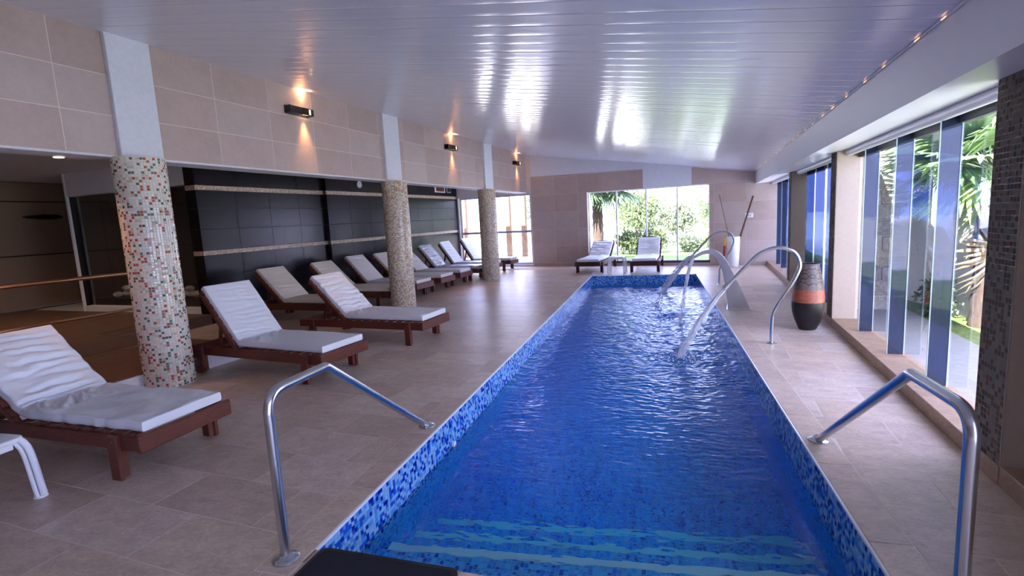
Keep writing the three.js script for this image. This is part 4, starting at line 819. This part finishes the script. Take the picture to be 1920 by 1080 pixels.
{
  const zv = FWZ(0.63) + 0.36;
  const g = thing('tall_vase', 'tall white tapered vase at the far right corner', 'vase', [0.66, 0.0021, zv]);
  part(g, 'body', new THREE.LatheGeometry([[0, 0], [0.128, 0], [0.132, 0.01], [0.152, 0.4], [0.166, 0.80], [0.168, 0.82], [0.156, 0.82], [0.15, 0.78], [0.13, 0.06], [0, 0.05]].map(p => new THREE.Vector2(...p)), 56), M.ceramic);
  const stick = (label, x0, x1, y1, r, mat) => { const s = thing('bamboo_cane', label, 'cane', [0.66 + x0, 0.06, zv]); const dx = x1 - x0, n = 7; const L = Math.hypot(dx, y1), q = new THREE.Quaternion().setFromUnitVectors(V3(0, 1, 0), V3(dx, y1, 0.05).normalize());
    for (let i = 0; i < n; i++) { const m = part(s, 'segment', new THREE.LatheGeometry([[0, 0], [r, 0], [r * 1.22, 0.006], [r, 0.02], [r * 0.94, L / n * 0.5], [r, L / n - 0.012], [r * 1.16, L / n], [0, L / n]].map(p => new THREE.Vector2(...p)), 14), mat); m.quaternion.copy(q); m.position.copy(V3(0, L / n * i, 0).applyQuaternion(q)); } };
  stick('thin pale bamboo cane leaning left out of the white vase', 0.04, -0.36, 1.9, 0.014, M.bambooPale);
  stick('thick dark bamboo cane leaning right out of the white vase', -0.05, 0.47, 1.82, 0.024, M.bamboo);
  const nd = thing('pool_noodle', 'yellow, red and teal striped foam stick standing by the white vase', 'pool toy', [0.40, 0.0021, zv + 0.05]);
  [[0, 0.3, M.noodleG], [0.3, 0.58, M.noodleR], [0.58, 0.78, M.noodleY]].forEach(([a, b, m]) => part(nd, 'band', cyl(0.035, 0.035, a, b, 20).rotateZ(-0.06), m));
  const sw = thing('wall_switch', 'small white switch plate on the far wall right of the canes', 'switch', [1.06, 1.37, FWZ(1.06) + 0.001], FWT);
  part(sw, 'plate', cbox(-0.1, 0.1, -0.06, 0.06, 0, 0.012, 0.004), M.plastic); part(sw, 'rocker', cbox(-0.045, 0.0, -0.03, 0.03, 0.012, 0.017, 0.002), M.alu); part(sw, 'rocker', cbox(0.004, 0.05, -0.03, 0.03, 0.012, 0.017, 0.002), M.alu);
}
{
  const sh = new THREE.Shape(); const a = 0.37, b = 0.55, r = 0.05; sh.moveTo(-a + r, -b); sh.lineTo(a - r, -b); sh.quadraticCurveTo(a, -b, a, -b + r); sh.lineTo(a, b - r); sh.quadraticCurveTo(a, b, a - r, b); sh.lineTo(-a + r, b); sh.quadraticCurveTo(-a, b, -a, b - r); sh.lineTo(-a, -b + r); sh.quadraticCurveTo(-a, -b, -a + r, -b);
  const g = thing('floor_mat', 'dark navy rubber backed mat at the near pool edge', 'mat', [-1.40, 0.005, -1.32], 0.07);
  part(g, 'border', new THREE.ExtrudeGeometry(sh, { depth: 0.006, bevelEnabled: true, bevelSize: 0.006, bevelThickness: 0.002, bevelSegments: 2, curveSegments: 12 }).rotateX(-Math.PI / 2), M.black);
  part(g, 'pile', new THREE.ExtrudeGeometry(sh, { depth: 0.004, bevelEnabled: false, curveSegments: 12 }).scale(0.95, 0.965, 1).rotateX(-Math.PI / 2).translate(0, 0.008, 0), M.mat);
}

// ------------------------------------------------------------------ garden outside
const groundShape = new THREE.Shape(rect(-60, 60, -50, 70).map(p => new THREE.Vector2(...p)));
groundShape.holes.push(new THREE.Path(rect(-14.3, 1.8, -BACKZ, 15.3).map(p => new THREE.Vector2(...p))));
single('ground', new THREE.ExtrudeGeometry(groundShape, { depth: 0.3, bevelEnabled: false }).rotateX(-Math.PI / 2).translate(0, -0.44, 0), M.pave, 'pale gravel ground around the pool house', 'ground', [0, 0, 0], 0, null, 'structure');
single('lawn', cbox(-6.1, 3.4, -0.2, -0.1, -23.5, -17.2, 0), M.grass, 'short sunlit lawn outside the far window', 'lawn', [0, 0, 0], 0, null, 'structure');
single('lawn', prism([[2.8, 11], [2.8, -3], [5.2, -3], [2.98, 11]], 0.09, 0.001).rotateX(-Math.PI / 2).translate(0, -0.16, 0), M.grass, 'narrow grass strip between the path and the white wall outside', 'lawn', [0, 0, 0], 0, null, 'structure');
{
  const p = thing('garden_path', 'pale paved path outside the right windows', 'path', [0, 0, 0], 0, null, 'structure');
  for (let k = 0; k < 16; k++) part(p, 'slab', cbox(1.82, 2.8, -0.12, -0.05, -9.1 + k * 0.78 + 0.003, -9.1 + (k + 1) * 0.78 - 0.003, 0.004, R0() * 9, R0() * 9), M.slabs);
  const w = thing('stone_wall', 'short pale stone block wall outside behind the glass bay', 'wall', [0, 0, 0]);
  const r = rng(401); for (let i = 0; i < 11; i++) { let x = 1.84 - (i % 2 ? 0.15 : 0); while (x < 2.74) { const l = 0.26 + 0.22 * r(), x1 = Math.min(x + l, 2.78), x0 = Math.max(x, 1.84); if (x1 - x0 > 0.04) part(w, 'block', cbox(x0 + 0.006, x1 - 0.006, -0.08 + i * 0.23, -0.08 + (i + 1) * 0.23 - 0.012, -9.45, -9.14 + 0.03 * r(), 0.012, r() * 9, r() * 9), M.block[Math.floor(r() * 4)]); x += l; } }
  part(w, 'mortar', cbox(1.84, 2.77, -0.1, 2.44, -9.44, -9.16, 0), M.wallGrout);
  single('garden_wall', cbox(-5.2, 5.2, -0.15, 1.45, -0.12, 0.12, 0.01), M.gardenWall, 'low sunlit white garden wall beyond the right palms', 'wall', [4.35, 0, -6.1], -74 * D2R);
  single('garden_wall', cbox(-12, 12, -0.15, 1.15, -0.12, 0.12, 0.01), M.gardenWall, 'sunlit white garden wall behind the shrubs at the far window', 'wall', [-1.0, 0, -29], 0);
  single('terrace', cbox(-16, -6.2, -0.12, -0.02, -26, -17.25, 0.01), M.pave, 'bright pale terrace outside the far left window', 'terrace');
  single('terrace_wall', cbox(-16, -6.6, -0.015, 1.55, -21.2, -21, 0.01), M.gardenWall, 'bright white parapet outside the far left window', 'wall');
  [[-9.6, 'left'], [-7.62, 'middle'], [-6.95, 'right']].forEach(([x, n]) => { const g = thing('timber_post', `${n} pale timber post on the terrace outside the far left window`, 'post', [x, -0.02, -19.6]); part(g, 'shaft', cbox(-0.1, 0.1, 0, 2.8, -0.1, 0.1, 0.012), M.post); part(g, 'shoe', cbox(-0.13, 0.13, 0, 0.08, -0.13, 0.13, 0.01), M.alu); });
}
function fanLeaf(seed, R, blades, droop) { // fan palm blade: pleated fingers round a hub, hub at origin, petiole behind
  const P = [], r = rng(seed);
  for (let i = 0; i < blades; i++) {
    const a = (i / (blades - 1) - 0.5) * 4.1 + (r() - 0.5) * 0.05, L = R * (0.78 + 0.22 * Math.cos(a * 0.55)) * (0.92 + 0.12 * r()), w0 = 0.5 * L * 4.1 / blades;
    const dir = [Math.sin(a), Math.cos(a)], side = [dir[1], -dir[0]], st = [0.02, 0.45, 0.78, 1];
    const row = st.map((t, k) => { const w = [0.004, w0 * 0.62, w0 * 0.5, 0.002][k], d = droop * L * t * t * (0.8 + 0.5 * r()), cx = dir[0] * L * t, cy = dir[1] * L * t; return [[cx - side[0] * w, -d - 0.25 * w, -cy + side[1] * w], [cx, -d + 0.35 * w, -cy], [cx + side[0] * w, -d - 0.25 * w, -cy - side[1] * w]]; });
    for (let k = 0; k < 3; k++) { quad(P, row[k][0], row[k][1], row[k + 1][1], row[k + 1][0]); quad(P, row[k][1], row[k][2], row[k + 1][2], row[k + 1][1]); }
  }
  const st = R * 0.9; quad(P, [-0.012, 0, 0], [0.012, 0, 0], [0.016, -0.06, st], [-0.016, -0.06, st]); quad(P, [-0.012, 0.004, 0], [-0.016, -0.056, st], [0.016, -0.056, st], [0.012, 0.004, 0]);
  return fromTris(P);
}
const FANS = [fanLeaf(501, 0.75, 26, 0.22), fanLeaf(502, 0.8, 24, 0.38), fanLeaf(503, 0.7, 26, 0.6)];
function fanPalm(label, pos, h, n, scale, seed, dry = 10, mat = M.palm) {
  const g = thing('fan_palm', label, 'palm', pos), r = rng(seed);
  const pts = []; for (let i = 0; i <= 16; i++) { const y = h * i / 16; pts.push(new THREE.Vector2(0.17 * scale * (1.1 - 0.25 * i / 16) + (i % 2 ? 0.022 : 0), y)); }
  part(g, 'trunk', new THREE.LatheGeometry(pts, 18), M.trunk);
  for (let i = 0; i < n + dry; i++) {
    const old = i >= n, az = i * 2.399 + r() * 0.5, el = old ? -1.15 - 0.3 * r() : 1.25 - 1.75 * Math.pow(i / n, 0.9) + (r() - 0.5) * 0.2;
    const m = part(g, old ? 'dry_leaf' : 'leaf', FANS[Math.floor(r() * 3)], old ? M.palmDry : (r() < 0.3 ? M.palmDark : mat)); const s = scale * (0.85 + 0.3 * r()); m.scale.setScalar(s);
    m.rotation.set(el, az, 0, 'YXZ'); const reach = 0.72 * s * 0.95; const d = V3(0, 0, -1).applyEuler(m.rotation); m.position.set(d.x * reach, h - (old ? 0.25 + 0.4 * r() : 0) + d.y * reach, d.z * reach);
  }
}
fanPalm('large fan palm close outside the nearest glass bay beside the mosaic pillar', [3.3, -0.12, -8.05], 2.05, 40, 0.86, 601, 2);
fanPalm('fan palm at the end of the stone wall seen between the glass fins', [3.3, -0.12, -10.3], 1.95, 34, 0.86, 602, 4);
fanPalm('tall fan palm with dark crown outside the far window', [-4.12, -0.12, -20.5], 2.95, 34, 1.2, 603, 0, M.palmDark);
fanPalm('fan palm crown rising behind the right garden wall', [5.9, -0.12, -15.2], 3.0, 30, 1.5, 604, 4);
const leafGeo = fromTris((() => { const P = []; quad(P, [0, 0, 0], [0.5, 0.06, 0.25], [1, 0, 0], [0.5, 0, 0]); quad(P, [0, 0, 0], [0.5, 0, 0], [1, 0, 0], [0.5, 0.06, -0.25]); return P; })());
function shrub(name, label, cat, pos, rx, ry, n, size, tint, seed, trunkH = 0) {
  const g = thing(name, label, cat, pos), r = rng(seed), list = [], cols = [], m = new THREE.Matrix4(), q = new THREE.Quaternion(), e = new THREE.Euler();
  const base = new THREE.Color(tint).multiplyScalar(0.62);
  for (let i = 0; i < n; i++) { const th = r() * 6.283, ph = Math.acos(2 * r() - 1), rr = Math.pow(r(), 0.35), lump = 0.78 + 0.3 * n3(Math.cos(th) * 2 + seed, Math.sin(th) * 2, ph * 2); const x = rx * rr * lump * Math.sin(ph) * Math.cos(th), y = ry * rr * lump * Math.cos(ph), z = rx * rr * lump * Math.sin(ph) * Math.sin(th);
    e.set(r() * 6, r() * 6, r() * 6); q.setFromEuler(e); m.compose(V3(x, trunkH + ry + y, z), q, V3(1, 1, 1).multiplyScalar(size * (0.6 + 0.8 * r()))); list.push(m.clone()); cols.push(base.clone().multiplyScalar(0.65 + 0.7 * r())); }
  stuffMesh(g, 'foliage', leafGeo, M.leaf, list, cols);
  const stems = []; for (let i = 0; i < 5; i++) { const a = i * 1.3; stems.push(tube([[0.02 * Math.cos(a), 0, 0.02 * Math.sin(a)], [0.12 * rx * Math.cos(a), (trunkH + ry) * 0.6, 0.12 * rx * Math.sin(a)], [0.4 * rx * Math.cos(a), trunkH + ry * 1.3, 0.4 * rx * Math.sin(a)]], 0.012 + 0.03 * (trunkH > 0.4 ? 1 : 0), 10, 8)); }
  part(g, 'stem', mergeGeometries(stems), M.trunk);
}
shrub('shrub', 'round green shrub left of centre outside the far window', 'shrub', [-3.0, -0.12, -21.5], 0.75, 0.55, 2600, 0.11, '#6f8244', 701);
shrub('shrub', 'second green shrub behind the right far lounger', 'shrub', [-2.1, -0.12, -21.8], 0.7, 0.6, 2600, 0.11, '#7c8a4c', 702);
shrub('shrub', 'grey green low shrub right of centre outside the far window', 'shrub', [-0.75, -0.12, -22], 0.75, 0.42, 2400, 0.1, '#7d8a6a', 703);
shrub('shrub', 'low green shrub at the right end outside the far window', 'shrub', [0.25, -0.12, -21.5], 0.6, 0.45, 2400, 0.1, '#83965c', 704);
shrub('tree', 'pale green tree filling the right of the far window', 'tree', [0.9, -0.12, -24.5], 1.7, 1.35, 7000, 0.15, '#9db277', 705, 0.35);
shrub('tree', 'olive tree in the middle behind the far garden', 'tree', [-1.4, -0.12, -27], 1.3, 0.95, 5000, 0.16, '#9aa67c', 706, 0.4);
shrub('tree', 'dense tree behind the palm trunk at the far window left', 'tree', [-3.4, -0.12, -27.5], 1.6, 1.3, 5200, 0.16, '#8aa05c', 707, 0.5);
shrub('tree', 'backlit yellow green tree above the right palms', 'tree', [5.3, -0.12, -12.6], 2.0, 1.6, 6500, 0.16, '#c9c470', 708, 1.5);
shrub('tree', 'distant green tree beyond the right garden wall', 'tree', [8.6, -0.12, -20], 2.4, 1.9, 5000, 0.2, '#8d9a5c', 709, 0.8);
shrub('shrub', 'leafy shrub under the near fan palm by the path', 'shrub', [2.98, -0.12, -8.6], 0.22, 0.34, 1000, 0.09, '#5d7440', 710);
shrub('tree', 'grey green tree beyond the parapet at the far left window', 'tree', [-8.6, -0.12, -27], 1.6, 1.3, 3600, 0.17, '#9fa98e', 711, 0.9);

renderer.render(scene, camera);
